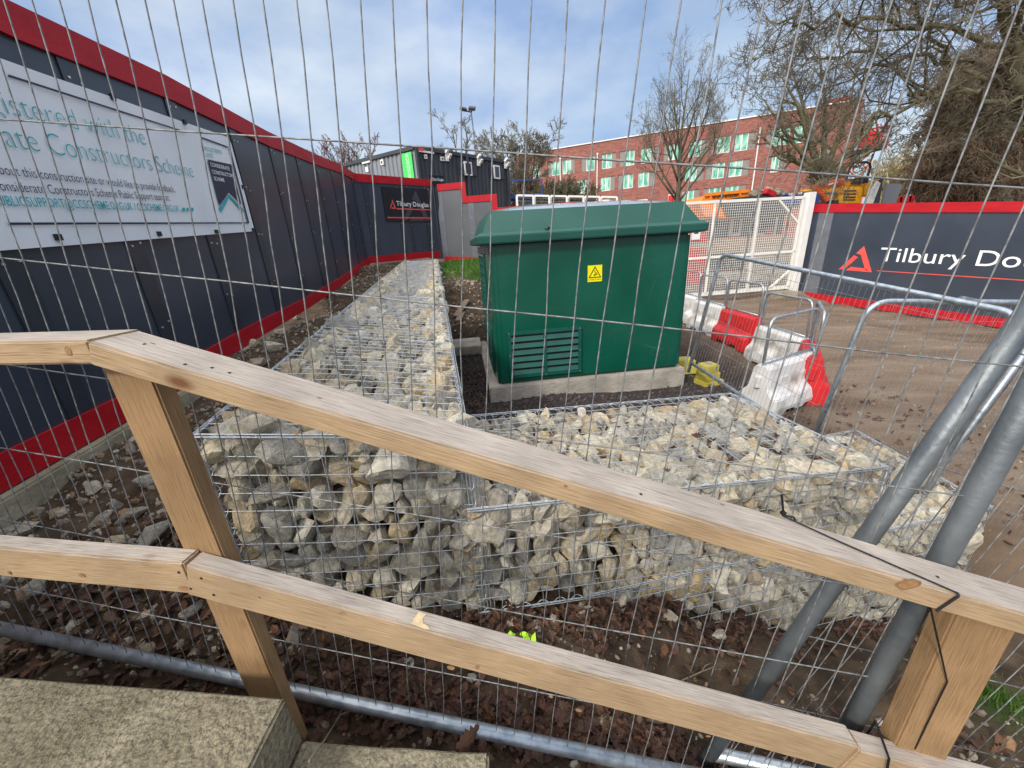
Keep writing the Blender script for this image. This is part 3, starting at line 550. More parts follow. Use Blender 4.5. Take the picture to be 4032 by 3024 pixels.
# ---------------------------------------------------------------- left hoarding
def hoarding(name, label, pf, prof, sheet, cap=.16, skirt=.17, strips=(), screwcols=(), thick=.06, step=False):
    """prof: list of (s, z_bottom, z_top)"""
    root = thing(name, label, 'hoarding', pf.pt(prof[0][0], prof[0][1]))
    b = MB(); c = MB(); k = MB()
    for (s0, b0, t0), (s1, b1, t1) in zip(prof, prof[1:]):
        if abs(s1 - s0) < 1e-6: continue
        b.hexa([pf.pt(s0, b0, 0), pf.pt(s1, b1, 0), pf.pt(s1, b1, -thick), pf.pt(s0, b0, -thick), pf.pt(s0, t0, 0), pf.pt(s1, t1, 0), pf.pt(s1, t1, -thick), pf.pt(s0, t0, -thick)])
        def slab(mbx, z0a, z1a, z0b, z1b, l0, l1): mbx.hexa([pf.pt(s0, z0a, l1), pf.pt(s1, z0b, l1), pf.pt(s1, z0b, l0), pf.pt(s0, z0a, l0), pf.pt(s0, z1a, l1), pf.pt(s1, z1b, l1), pf.pt(s1, z1b, l0), pf.pt(s0, z1a, l0)])
        slab(c, t0 - cap, t0 + .004, t1 - cap, t1 + .004, .003, .028); slab(c, t0 + .004, t0 + .030, t1 + .004, t1 + .030, -thick - .02, .028)
        if skirt: slab(k, b0, b0 + skirt, b1, b1 + skirt, .003, .024)
    if step:
        for (s0, b0, t0), (s1, b1, t1) in zip(prof, prof[1:]):
            if abs(s1 - s0) < 1e-6: c.hexa([pf.pt(s0 - cap, min(t0, t1) - cap, .029), pf.pt(s0 + .002, min(t0, t1) - cap, .029), pf.pt(s0 + .002, min(t0, t1) - cap, .005), pf.pt(s0 - cap, min(t0, t1) - cap, .005), pf.pt(s0 - cap, max(t0, t1) + .031, .029), pf.pt(s0 + .002, max(t0, t1) + .031, .029), pf.pt(s0 + .002, max(t0, t1) + .031, .005), pf.pt(s0 - cap, max(t0, t1) + .031, .005)])
    b.build('steel_sheet', M[sheet], root); c.build('top_capping', M['red'], root)
    if skirt: k.build('skirting_board', M['red'], root)
    def zz(s):
        for (s0, b0, t0), (s1, b1, t1) in zip(prof, prof[1:]):
            if s0 <= s <= s1 and s1 > s0: q = (s - s0) / (s1 - s0); return b0 + (b1 - b0) * q, t0 + (t1 - t0) * q
        return prof[-1][1:]
    if strips:
        for s, wd in strips:
            j = MB()
            z0, z1 = zz(s); z0b, z1b = zz(s + wd)
            j.hexa([pf.pt(s, z0 + .002, .010), pf.pt(s + wd, z0b + .002, .010), pf.pt(s + wd, z0b + .002, .002), pf.pt(s, z0 + .002, .002), pf.pt(s, z1 - .01, .010), pf.pt(s + wd, z1b - .01, .010), pf.pt(s + wd, z1b - .01, .002), pf.pt(s, z1 - .01, .002)])
            j.build('joint_strip', M['navystrip' if sheet == 'navy' else 'greystrip'], root)
    if screwcols:
        w_ = MB()
        for s in screwcols:
            z0, z1 = zz(s)
            for q in (.22, .45, .68, .9): w_.box(pf.pt(s, z0 + (z1 - z0) * q + .04 * math.sin(s * 9 + q * 7), .012), (.013, .013, .013))
        w_.build('screw_head', M['screw'], root)
    return root
LH = PF((-2.41, .6), (-4.05, 12.2))
def sy(y): return (y - .6) / LH.t.y
prof = [(sy(y), ZC - dr, ZC + up) for y, dr, up in ((-.2, .98, 1.42), (.6, .99, 1.42), (1.65, 1.0, 1.42), (2.8, .98, 1.42), (4.2, .88, 1.55), (6.3, .79, 1.64), (8.7, .63, 1.82), (10.6, .45, 2.0), (12.2, .33, 2.07))]
joints = [sy(y) for y in (.9, 2.12, 3.05, 4.1, 5.2, 6.3, 7.4, 8.5, 9.6, 10.7, 11.7)]
hoarding('hoarding', 'long dark navy steel hoarding with red cap and red skirting, carrying the big white banner', LH, prof, 'navy', strips=[(s, .16) for s in joints], screwcols=[s + .04 for s in joints] + [s + .13 for s in joints])
# banner
Xb = LH.pt
sTR, zTR = LH.px(497, 300); sBR, zBR = LH.px(540, 500); s0b, z0t = LH.px(0, 130); _, z0b_ = LH.px(0, 527)
sl_t = (zTR - z0t) / (sTR - s0b); sl_b = (zBR - z0b_) / (sBR - s0b); sr = (sTR + sBR) / 2; sL = sr - 3.2
zt = lambda s: zTR + (s - sTR) * sl_t; zb = lambda s: zBR + (s - sBR) * sl_b
ban = thing('banner', 'large white printed banner fixed to the navy hoarding, with teal and navy lettering', 'banner', LH.pt(sr - 1, zb(sr - 1)))
b = MB(); n = 60; nv = 24
def rip(s, z): return .027 + .005 * math.sin(s * 5 + z * 3) * math.sin(z * 4) + .004 * mnoise.noise(Vector((s * 5, z * 3, 0)))
vs = []
for j in range(nv + 1):
    for i in range(n + 1):
        s = sL + (sr - sL) * i / n; z = zb(s) + (zt(s) - zb(s)) * j / nv; vs.append(LH.pt(s, z, rip(s, z)))
b.add(vs, [(j * (n + 1) + i, j * (n + 1) + i + 1, (j + 1) * (n + 1) + i + 1, (j + 1) * (n + 1) + i) for j in range(nv) for i in range(n)])
b.build('vinyl_sheet', M['vinyl'], ban, smooth=True)
def XL(o_s):
    return lambda s, z, l: LH.pt(o_s + s, z, .035 + l)
def btext(body, vis, pr, pl, offset, m, mb_, space=1, hk=None):
    """right end pixel pr, left end pixel pl of the visible part (baseline)"""
    s1, z1 = LH.px(*pr); s0, z0 = LH.px(*pl); put_text(mb_, body, XL(s1), z1, s1 - s0, anchor='r', offset=offset, m=m, visible=vis, space=space, rise=(z1 - z0) / (s1 - s0), hgt=hk)
rp = lambda x, y: (x * .6329 / K, y * .6329 / K)        # from the zoomed quarter back to the 2212-wide picture
def line(nm, m, *a):
    q = MB(); btext(*a[:5], 0, q, 1.0, a[5]); q.build(nm, M[m], ban)
line('heading_lettering', 'teal', 'Registered with the', 'istered with the', rp(882, 905), rp(0, 712), -.020, .125)
line('heading_lettering', 'teal', 'Considerate Constructors Scheme', 'ate Constructors Scheme', rp(1184, 1105), rp(0, 915), -.020, .125)
line('text_lettering', 'ink', 'about this construction site or would like to provide feedback,', 'out this construction site or would like to provide feedback', rp(1062, 1197), rp(0, 1090), -.004, .052)
line('text_lettering', 'ink', 'the Considerate Constructors Scheme Public Support team at:', 'nsiderate Constructors Scheme Public Support team at:', rp(1030, 1250), rp(0, 1190), -.004, .052)
line('address_lettering', 'teal', 'PUBLICSUPPORT@CCSCHEME.ORG.UK / CCSCHEME.ORG.UK', 'BLICSUPPORT@CCSCHEME.ORG.UK / CCSCHEME.ORG.UK', rp(1092, 1318), rp(0, 1282), .006, .052)
t = MB(); t2 = MB()
def bq(px4, m, mb_, l=.004):
    mb_.add([LH.at(*rp(*p), .035 + l) for p in px4], [tuple(range(len(px4)))], m)
for dx in (1105, 1132, 1160): bq([(dx, 1292), (dx + 16, 1294), (dx + 16, 1316), (dx, 1316)], 0, t)
bq([(0, 462), (0, 478), (1130, 828), (1130, 820)], 0, t2); bq([(1228, 852), (1228, 862), (1395, 922), (1395, 912)], 0, t2)
bq([(1398, 910), (1408, 914), (1530, 1390), (1520, 1388)], 0, t2); bq([(0, 1386), (1526, 1384), (1528, 1391), (0, 1402)], 0, t2)
bq([(1266, 992), (1418, 1024), (1480, 1275), (1402, 1195), (1340, 1280)], 0, t2)
bq([(1338, 1295), (1400, 1207), (1404, 1228), (1352, 1322)], 0, t, .005); bq([(1400, 1207), (1486, 1300), (1494, 1328), (1404, 1228)], 0, t, .005)
w3 = MB()
for body, a, c in (('CONSIDERATE', (1284, 1034), (1404, 1062)), ('CONSTRUCTORS', (1294, 1080), (1430, 1106)), ('SCHEME', (1306, 1122), (1372, 1133))):
    s0, z0 = LH.px(*rp(*a)); s1, z1 = LH.px(*rp(*c)); put_text(w3, body, XL(s0), z0, s1 - s0, offset=.01, rise=(z1 - z0) / (s1 - s0), lift=.008, hgt=.036)
for body, a, c in (('REGISTERED', (1250, 935), (1362, 958)), ('SITE', (1262, 975), (1305, 982))):
    s0, z0 = LH.px(*rp(*a)); s1, z1 = LH.px(*rp(*c)); put_text(t, body, XL(s0), z0, s1 - s0, rise=(z1 - z0) / (s1 - s0), hgt=.034)
t.build('teal_print', M['teal'], ban); t2.build('navy_print', M['ink'], ban); w3.build('emblem_lettering', M['letter'], ban)
for p in ((665, 605), (1122, 760), (1418, 872), (1490, 1164), (1556, 1430), (1324, 1442), (958, 1456), (318, 1478)): b = MB(); b.box(LH.at(*rp(*p), .036), (.02, .035, .035)); b.build('fixing_clip', M['black'], ban)
# concrete footing under the hoarding
b = MB()
for y0, y1 in ((.2, 1.6), (1.6, 2.8), (2.8, 4.4)):
    z = lambda y: float(np.interp(y, [.2, 1.65, 2.8, 4.4], [.99, 1.0, .98, .87]))
    p = [LH.pt(sy(y0), ZC - z(y0) - .25, .10), LH.pt(sy(y1), ZC - z(y1) - .25, .10), LH.pt(sy(y1), ZC - z(y1) - .25, -.1), LH.pt(sy(y0), ZC - z(y0) - .25, -.1)]
    q = [LH.pt(sy(y0), ZC - z(y0) - .01, .08), LH.pt(sy(y1), ZC - z(y1) - .01, .08), LH.pt(sy(y1), ZC - z(y1) - .01, -.1), LH.pt(sy(y0), ZC - z(y0) - .01, -.1)]
    b.hexa(p + q)
tag(b.build('concrete_footing', M['conc_old'], bevel=.012), 'low grey concrete footing running under the red skirting of the navy hoarding', 'footing')
# ---------------------------------------------------------------- far board and stepped boards
FP = PF((-4.02, 12.28), (-2.2, 14.5)); Lf = FP.len
hoarding('hoarding', 'dark hoarding panel at the far left corner with the black company board', FP, [(-.06, ZC - .31, ZC + 2.07), (Lf - .1, ZC - .29, ZC + 2.12)], 'navy', cap=.18, skirt=.2, strips=[(.14, .18), (Lf - .55, .16), (1.25, .14), (1.65, .12)], screwcols=[.2, 1.3, 1.7, Lf - .45, Lf - .3])
zz_ = lambda p: (1280 + p[0] / 2.765, 520 + p[1] / 2.765)
z2 = lambda x, y: ((1280 + x / 2.765) / K, (520 + y / 2.765) / K)
sg = thing('company_sign', 'black board with white lettering and red triangle on the far hoarding panel', 'sign', FP.at(*z2(880, 970)))
b = MB(); s0, zt_ = FP.px(*z2(612, 595)); s1, zb_ = FP.px(*z2(1145, 970)); _, zbl = FP.px(*z2(660, 975)); sA = (FP.px(*z2(660, 975))[0] + s0) / 2; sB = (FP.px(*z2(1115, 625))[0] + s1) / 2; z1_ = FP.px(*z2(1115, 625))[1]
b.hexa([FP.pt(sA, zbl, .030), FP.pt(sB, zbl, .030), FP.pt(sB, zbl, .02), FP.pt(sA, zbl, .02), FP.pt(sA, zt_, .030), FP.pt(sB, z1_, .030), FP.pt(sB, z1_, .02), FP.pt(sA, zt_, .02)]); b.build('board', M['signbk'], sg)
b = MB(); sx = lambda x, y: FP.px(*z2(x, y))
wS = sB - sA; hS = zt_ - zbl
tri_logo(b, FP.pt, sA + wS * .34, zbl + hS * .02, wS * .62, hS * .95, 0, .033); b.build('large_dark_triangle', M['ghost'], sg)
b = MB(); tri_logo(b, FP.pt, sA + wS * .10, zbl + hS * .38, wS * .13, hS * .27, 0, .036)
for y, a in ((.365, .24), (.10, .02)): b.quad(*[FP.pt(sA + wS * q, zbl + hS * (y + e), .036) for q, e in ((a, 0), (.98, 0), (.98, .035), (a, .035))])
b.build('red_logo', M['logo'], sg)
b = MB(); put_text(b, 'Tilbury Douglas', lambda s, z, l: FP.pt(sA + wS * .25 + s, z, .036 + l), zbl + hS * .47, wS * .72, hgt=hS * .15); b.build('lettering', M['letter'], sg)
MP = PF((-2.15, 14.45), (2.4, 13.7)); x_ = lambda a: a / MP.t.x
pr = [(.06, ZC - .45, ZC + 1.97), (1.02, ZC - .52, ZC + 1.97), (1.02, ZC - .52, ZC + 1.54), (2.06, ZC - .72, ZC + 1.54), (2.06, ZC - .72, ZC + 1.12), (4.6, ZC - 1.2, ZC + 1.12)]
hoarding('hoarding', 'pale grey hoarding stepping down twice behind the green cabinet', MP, pr, 'grey_sheet', cap=.17, skirt=.16, step=True, strips=[(.0, .2), (1.06, .2), (3.2, .2)], screwcols=[.05, 1.14])
# ---------------------------------------------------------------- right hoarding
RH = PF((8.29, 11.2), (10.62, 7.4)); Lr = RH.len
def zt3(s): return ZC + .49 - .09 * s
def zb3(s): return ZC - 1.94 - .082 * s
rh = hoarding('hoarding', 'dark grey hoarding on the right with large white company lettering and red edges', RH, [(0, zb3(0), zt3(0)), (2, zb3(2), zt3(2)), (4, zb3(4), zt3(4)), (6.5, zb3(6.5), zt3(6.5))], 'grey_dark' if 'grey_dark' in M else 'navy', cap=.17, skirt=.19, screwcols=[.06])
rf = MB()
rq = lambda x, y: ((3100 + x / 2.37) / K, (450 + y / 2.37) / K)
for a, c in (((297, 915), (435, 915)),):
    sA1 = RH.px(*rq(297, 920))[0]; sB1 = RH.px(*rq(435, 920))[0]; rf.quad(RH.pt(sA1, zb3(sA1) + .19, .004), RH.pt(sB1, zb3(sB1) + .19, .004), RH.pt(sB1, zt3(sB1) - .17, .004), RH.pt(sA1, zt3(sA1) - .17, .004))
    rf.quad(RH.pt(.0, zb3(0) + .19, .004), RH.pt(.12, zb3(0) + .19, .004), RH.pt(.12, zt3(0) - .17, .004), RH.pt(.0, zt3(0) - .17, .004))
rf.build('pale_strip', M['greystrip'], rh)
sx0, zx0 = RH.px(*rq(478, 1448)); sx1, zx1 = RH.px(*rq(790, 1475)); sxt, zxt = RH.px(*rq(690, 1228))
b = MB(); sk = (zx1 - zx0) / (sx1 - sx0)
tri_logo(b, lambda s, z, l: RH.pt(s, z + sk * (s - sx0), l), sx0, zx0, sx1 - sx0, zxt - zx0 - sk * (sxt - sx0), 0, .004)
u0, v0 = RH.px(*rq(835, 1463)); u1, v1 = RH.px(*rq(2200, 1553)); u2 = u1 + 1.6; v2 = v1 + (v1 - v0) / (u1 - u0) * 1.6
b.quad(RH.pt(u0, v0, .004), RH.pt(u2, v2, .004), RH.pt(u2, v2 + .018, .004), RH.pt(u0, v0 + .018, .004)); b.build('red_logo', M['logo'], rh)
b = MB(); a0, q0 = RH.px(*rq(850, 1368)); a1, q1 = RH.px(*rq(2160, 1432)); _, qt = RH.px(*rq(850, 1238))
put_text(b, 'Tilbury Douglas', lambda s, z, l: RH.pt(a0 + s, z, l), q0, a1 - a0, visible='Tilbury Do', rise=(q1 - q0) / (a1 - a0), hgt=(qt - q0) * 1.0, lift=.004); b.build('lettering', M['letter'], rh)
# ---------------------------------------------------------------- green housing on its plinth
BO = W(-.262, 4.15, 1.544); by = R(6.3); ux = Vector((math.cos(by), math.sin(by), 0)); uy = Vector((-math.sin(by), math.cos(by), 0)); uz = Vector((0, 0, 1))
def bp_(x, y, z): return BO + ux * x + uy * y + uz * z
def bbox(b, x0, x1, y0, y1, z0, z1, m=0): b.hexa([bp_(x0, y0, z0), bp_(x1, y0, z0), bp_(x1, y1, z0), bp_(x0, y1, z0), bp_(x0, y0, z1), bp_(x1, y0, z1), bp_(x1, y1, z1), bp_(x0, y1, z1)], m)
b = MB(); bbox(b, 0, 2.40, 0, 2.5, -.30, 0); tag(b.build('concrete_plinth', M['conc'], bevel=.012), 'pale concrete plinth under the green cabinet', 'plinth')
hx0, hx1, hy0, hy1, hz = .11, 2.35, .055, 2.40, 1.555
box_ = thing('electrical_cabinet', 'large glossy green electrical cabinet with an overhanging hipped roof and louvres', 'cabinet', bp_(1.2, 1.2, 0))
b = MB(); bbox(b, hx0, hx1, hy0, hy1, .002, hz); b.build('body', M['green'], box_, bevel=.035)
b = MB()                                           # recessed door seams and hatch
for a in ((hx0 + .06, .004),): pass
b.bar(bp_(hx1 - .055, hy0 - .002, .03), bp_(hx1 - .055, hy0 - .002, hz - .02), .006, .006, up=uy); b.bar(bp_(hx0 + .075, hy0 - .002, .03), bp_(hx0 + .075, hy0 - .002, hz - .02), .004, .006, up=uy)
b.build('panel_seam', M['green_dk'], box_)
PFf = PF(bp_(hx0, hy0, 0)[:2], bp_(hx1, hy0, 0)[:2]); q5 = lambda x, y: ((1640 + x / 2.765) / K, (900 + y / 2.765) / K)
def louvre(p0, sx_, sz_, cols, rows, nrm, name='louvre_vent'):
    """p0 lower corner, sx_ / sz_ edge vectors"""
    sx_ = Vector(sx_); sz_ = Vector(sz_); wl, hl = sx_.length, sz_.length; e = sx_.normalized(); u = sz_.normalized(); n_ = Vector(nrm)
    b = MB(); fr = .035; t = .022
    k_ = MB(); k_.quad(p0 + n_ * .0015, p0 + sx_ + n_ * .0015, p0 + sx_ + sz_ + n_ * .0015, p0 + sz_ + n_ * .0015)  # flat black sheet stands in for the shade between the slats
    def sl(a0, a1, c0, c1, t0, t1): b.hexa([p0 + e * a + u * c + n_ * q for c in (c0, c1) for a, q in ((a0, t1), (a1, t1), (a1, t0), (a0, t0))])
    sl(0, wl, 0, fr, .001, t); sl(0, wl, hl - fr, hl, .001, t); sl(0, fr, fr, hl - fr, .001, t); sl(wl - fr, wl, fr, hl - fr, .001, t)
    for i in range(1, cols): x = wl * i / cols; sl(x - fr * .45, x + fr * .45, fr, hl - fr, .001, t)
    hh = (hl - 2 * fr) / rows
    for i in range(cols):
        a0 = wl * i / cols + fr * (.46 if i else 1); a1 = wl * (i + 1) / cols - fr * (.46 if i < cols - 1 else 1)
        for j in range(rows):
            c0 = fr + hh * j
            P0 = [p0 + e * a + u * c + n_ * q for a, c, q in ((a0, c0 + hh * .06, .021), (a1, c0 + hh * .06, .021), (a1, c0 + hh * .68, .004), (a0, c0 + hh * .68, .004))]
            b.add(P0 + [p - n_ * .0 - u * .006 - n_ * .004 for p in P0], [(0, 1, 2, 3), (7, 6, 5, 4), (0, 4, 5, 1), (1, 5, 6, 2), (3, 2, 6, 7), (0, 3, 7, 4)])
    o = b.build(name, M['green_dk'], box_); k_.build('shade_backing', M['black'], o); s = MB()
    for a in (fr * .4, wl / 2, wl - fr * .4):
        for c in (fr * .4, hl / 2, hl - fr * .4):
            if a == wl / 2 and c == hl / 2: continue
            s.box(p0 + e * a + u * c + n_ * (t + .002), (.009, .009, .009))
    s.build('screw_head', M['screw'], o)
sa, za = PFf.px(*q5(1020, 1640)); sb, zb__ = PFf.px(*q5(1790, 1065))
louvre(PFf.pt(sa, za + .012, .001), PFf.t * (sb - sa), uz * (zb__ - za - .01), 2, 6, PFf.n)
nl = -ux
louvre(bp_(hx0 - .001, .75, .72), uy * .95, uz * .72, 2, 6, nl); louvre(bp_(hx0 - .001, .40, .05), uy * 1.0, uz * .55, 2, 6, nl)
sh0, zh0 = PFf.px(*((1300 + 2013 / 1.58) / K, (1000 + 680 / 1.58) / K)); sh1, zh1 = PFf.px(*((1300 + 2097 / 1.58) / K, (1000 + 598 / 1.58) / K))
b = MB(); bb = .007
for a0, a1, c0, c1 in ((sh0, sh1, zh0, zh0 + bb), (sh0, sh1, zh1 - bb, zh1), (sh0, sh0 + bb, zh0, zh1), (sh1 - bb, sh1, zh0, zh1)): b.hexa([PFf.pt(a, c, l) for c in (c0, c1) for a, l in ((a0, .004), (a1, .004), (a1, .0005), (a0, .0005))])
b.build('access_hatch', M['green_dk'], box_)
# roof: rolled edge, hipped slope, shallow wet top
b = MB()
def ring(x0, x1, y0, y1, z): return [bp_(x0, y0, z), bp_(x1, y0, z), bp_(x1, y1, z), bp_(x0, y1, z)]
o_ = .11
RG = [ring(hx0 + .01, hx1 - .01, hy0 + .01, hy1 - .01, hz - .02), ring(hx0 - o_ + .02, hx1 + o_ - .02, hy0 - o_ + .02, hy1 + o_ - .02, hz - .012), ring(hx0 - o_, hx1 + o_, hy0 - o_, hy1 + o_, hz + .0), ring(hx0 - o_ - .004, hx1 + o_ + .004, hy0 - o_ - .004, hy1 + o_ + .004, hz + .070), ring(hx0 - o_ + .035, hx1 + o_ - .035, hy0 - o_ + .035, hy1 + o_ - .035, hz + .10), ring(hx0 - o_ + .065, hx1 + o_ - .065, hy0 - o_ + .065, hy1 + o_ - .065, hz + .105), ring(hx0 + .04, hx1 - .10, hy0 + .05, hy1 - .10, hz + .305)]
vs = sum(RG, []); fs = [(i * 4 + j, i * 4 + (j + 1) % 4, (i + 1) * 4 + (j + 1) % 4, (i + 1) * 4 + j) for i in range(len(RG) - 1) for j in range(4)]
b.add(vs, fs); b.build('roof', M['green_roof'], box_, bevel=.006)
b = MB(); e0 = RG[-1]; ng = 14; vs = []
for j in range(ng + 1):
    for i in range(ng + 1):
        u, v = i / ng, j / ng; p = e0[0].lerp(e0[1], u).lerp(e0[3].lerp(e0[2], u), v); hgt = .10 * min(1, 3.4 * min(u, 1 - u, v, 1 - v)) ** .8
        vs.append(p + uz * (hgt + .001 + .006 * mnoise.noise(Vector((u * 6, v * 6, 2))) * (hgt > 0)))
b.add(vs, [(j * (ng + 1) + i, j * (ng + 1) + i + 1, (j + 1) * (ng + 1) + i + 1, (j + 1) * (ng + 1) + i) for j in range(ng) for i in range(ng)]); b.build('roof_top', M['clear'], box_, smooth=True)
# warning plate
s0, zA = PFf.px(*q5(1862, 583)); s1, zB = PFf.px(*q5(2020, 393)); ws, hs = s1 - s0, zB - zA
sg = thing('warning_sign', 'small yellow danger of death plate on the green cabinet front', 'sign', PFf.pt(s0, zA))
b = MB(); b.hexa([PFf.pt(a, c, l) for c in (zA, zB) for a, l in ((s0, .006), (s1, .006), (s1, .001), (s0, .001))]); b.build('plate', M['yellow'], sg)
b = MB(); X_ = lambda x, y, l=.0075: PFf.pt(s0 + ws * x, zA + hs * y, l)
T0 = [(.5, .95), (.05, .24), (.95, .24)]; T1 = [(.5, .845), (.145, .293), (.855, .293)]
for i in range(3): b.quad(X_(*T0[i]), X_(*T0[(i + 1) % 3]), X_(*T1[(i + 1) % 3]), X_(*T1[i]))
for st in ([(.45, .72), (.52, .66), (.47, .62), (.56, .53)], [(.42, .40), (.52, .47), (.64, .48), (.66, .40)], [(.50, .47), (.42, .36)], [(.56, .47), (.50, .35)], [(.60, .50), (.58, .56)]):
    for p, q in zip(st, st[1:]): b.bar(X_(*p), X_(*q), .0022, .005, up=PFf.t)
put_text(b, 'DANGER OF DEATH', lambda s, z, l: PFf.pt(s0 + ws * .07 + s, z, .0075), zA + hs * .10, ws * .86, hgt=hs * .07); b.build('symbol', M['black'], sg)
# things lying about the cabinet
b = MB(); b.box((0, 0, 0), (.5, .62, .16)); o = b.build('concrete_step', M['conc'], bevel=.01); o.location = W(-.72, 6.15, 1.55); o.rotation_euler = (0, .0, .1); tag(o, 'small pale concrete step block beside the cabinet plinth', 'step')
for i, (p, q, lb) in enumerate((((985, 690), (1010, 655), 'longer weathered timber offcut lying on the dark bank beside the gabion'), ((990, 700), (1000, 680), 'shorter weathered timber offcut lying below the longer one'))):
    a = drop_px(*p); c = drop_px(*q); b = MB(); b.bar(a + Vector((0, 0, .05)), c + Vector((0, 0, .05)), .11, .035); tag(b.build('timber_offcut', M['offcut'], bevel=.003), lb, 'plank')
cpos = drop_px(983, 838); cr_ = thing('cable_coil', 'small yellow coil of cable on the dark gravel beside the gabion', 'coil', cpos); b = MB()
for k, rr in enumerate((.085, .06, .035)): b.tube([cpos + Vector((rr * math.cos(a), .01 * k + .02 * math.sin(a * 2), .09 + rr * math.sin(a))) for a in np.linspace(0, 6.283, 24)], .004, 5)
b.build('loops', M['yblock'], cr_, smooth=True)
b = MB(); vs = []
hp = drop_px(1128, 1396)
for j in range(7):
    for i in range(11): vs.append(hp + Vector(((i - 5) * .012, (j - 3) * .012, .02 + .02 * mnoise.noise(Vector((i * .6, j * .7, 4))) + .012 * math.sin(i * 1.3))))
b.add(vs, [(j * 11 + i, j * 11 + i + 1, (j + 1) * 11 + i + 1, (j + 1) * 11 + i) for j in range(6) for i in range(10)]); tag(b.build('cloth_scrap', M['hivis'], smooth=True), 'crumpled lime green scrap of cloth on the soil behind the lower rail', 'cloth')
q = drop_px(1162 , 958); q = at(1162, 497, 4.16)
q = bp_(1.0, hy0 - o_ + .01, hz + .10); b = MB(); V, Fc = PEB[0]; b.add(V * .022 + np.array(q + Vector((-.28, 0, .012))), Fc); tag(b.build('leaf_clump', M['black']), 'tiny dark clump lying on the green roof edge', 'debris')
# yellow fence blocks
yb = thing('fence_block', 'yellow plastic fence block on the dark gravel right of the plinth', 'fence block', W(2.42, 4.42, 1.80), .25)
b = MB(); b.box((0, 0, .05), (.27, .22, .10)); b.box((-.02, 0, .15), (.21, .19, .10)); b.box((-.03, 0, .245), (.19, .17, .10)); b.build('block', M['yblock'], yb, local=True, bevel=.012)
b = MB(); b.tube([(-.03, 0, .293), (-.03, 0, .298)], .05, 14); b.tube([(-.03, 0, .298), (-.03, 0, .302)], .025, 10); b.build('post_socket', M['conc'], yb, local=True)
b = MB(); b.box((0, 0, .06), (.36, .24, .12)); b.box((0, 0, .15), (.28, .2, .08)); o = b.build('fence_block', M['yblock'], bevel=.012); o.location = W(2.27, 4.85, 1.75); tag(o, 'faded yellow fence block half hidden behind the plinth corner', 'fence block')
# ---------------------------------------------------------------- water filled barriers
def barrier(label, x, y, rz, m, z, first=[None, None]):
    t = thing('safety_barrier', label, 'barrier', (x, y, z), rz, 'plastic barriers with steel hoops')
    b = MB(); LN = .96
    RR_ = [(.0, .41), (.10, .42), (.20, .40), (.27, .26), (.30, .23), (.50, .17), (.535, .12)]
    xs_ = [-.48, -.44, -.30, -.24, -.10, -.06, .06, .10, .24, .30, .44, .48]; foot = [0, 0, 0, .05, .05, .02, .02, .05, .05, 0, 0, 0]; vs = []
    nxx = len(xs_)
    for sgn in (-1, 1):
        for zi, (zh, wd) in enumerate(RR_):
            for i, xx in enumerate(xs_):
                zz = max(zh, foot[i]) if zi == 0 else (max(zh, foot[i] + .01) if zi == 1 else zh); ww = wd / 2 * (1 if 0 < i < nxx - 1 else .90); xq = xx * (1 - .10 * zh)
                if 2 <= zi <= 2 and i in (3, 4, 7, 8): ww *= .93
                vs.append((xq, sgn * ww, zz))
    nr = len(RR_); fs = []
    for s_ in range(2):
        o = s_ * nr * nxx
        for j in range(nr - 1):
            for i in range(nxx - 1): fs.append((o + j * nxx + i, o + j * nxx + i + 1, o + (j + 1) * nxx + i + 1, o + (j + 1) * nxx + i))
    o = nr * nxx
    for i in range(nxx - 1): fs.append(((nr - 1) * nxx + i, (nr - 1) * nxx + i + 1, o + (nr - 1) * nxx + i + 1, o + (nr - 1) * nxx + i)); fs.append((i, i + 1, o + i + 1, o + i))
    for j in range(nr - 1):
        for i in (0, nxx - 1): fs.append((j * nxx + i, (j + 1) * nxx + i, o + (j + 1) * nxx + i, o + j * nxx + i))
    b.add(vs, fs); b.build('body', M[m], t, local=True, bevel=.010)
    for sgn in (-1, 1):
        for xx in (-.2, .2): b = MB(); b.box((xx, sgn * .104, .37), (.13, .016, .06)); b.build('hand_hold', M[m], t, local=True, bevel=.006)
    for xx in (-.49, .49): b = MB(); b.tube([(xx * .96, 0, .30), (xx * .96, 0, .42)], .035, 10); b.build('coupling_lug', M[m], t, local=True, bevel=.006)
    b = MB(); r_c = .09; xx = .43; zt = 1.02; P = [(-xx, 0, .36), (-xx, 0, zt - r_c)] + [(-xx + r_c - r_c * math.cos(a), 0, zt - r_c + r_c * math.sin(a)) for a in (.4, .8, 1.2, 1.57)] + [(xx - r_c + r_c * math.sin(a), 0, zt - r_c + r_c * math.cos(a)) for a in (0, .4, .8, 1.2, 1.57)] + [(xx, 0, .36)]
    b.tube(P, .0155, 10); b.tube([(-xx, 0, .56), (xx, 0, .56)], .0135, 8); b.build('steel_hoop', M['galv'], t, smooth=True, local=True)
for lb, x, y, rz, m in (('white barrier almost hidden behind the green cabinet edge', 3.86, 8.25, R(92), 'wwhite'), ('dirty white barrier between the green cabinet and the red barrier', 3.82, 7.22, R(93), 'wwhite'),
        ('red barrier with its side facing, between two white ones', 3.80, 6.20, R(92), 'wred'), ('white barrier just in front of the red one, below the tallest hoop', 3.80, 5.20, R(91), 'wwhite'),
        ('red barrier seen end on behind the nearest white barrier', 3.52, 4.28, R(56), 'wred'), ('nearest white barrier standing behind the gabion stones', 3.00, 3.95, R(26), 'wwhite')):
    barrier(lb, x, y, rz, m, gz(x, y) + .0)
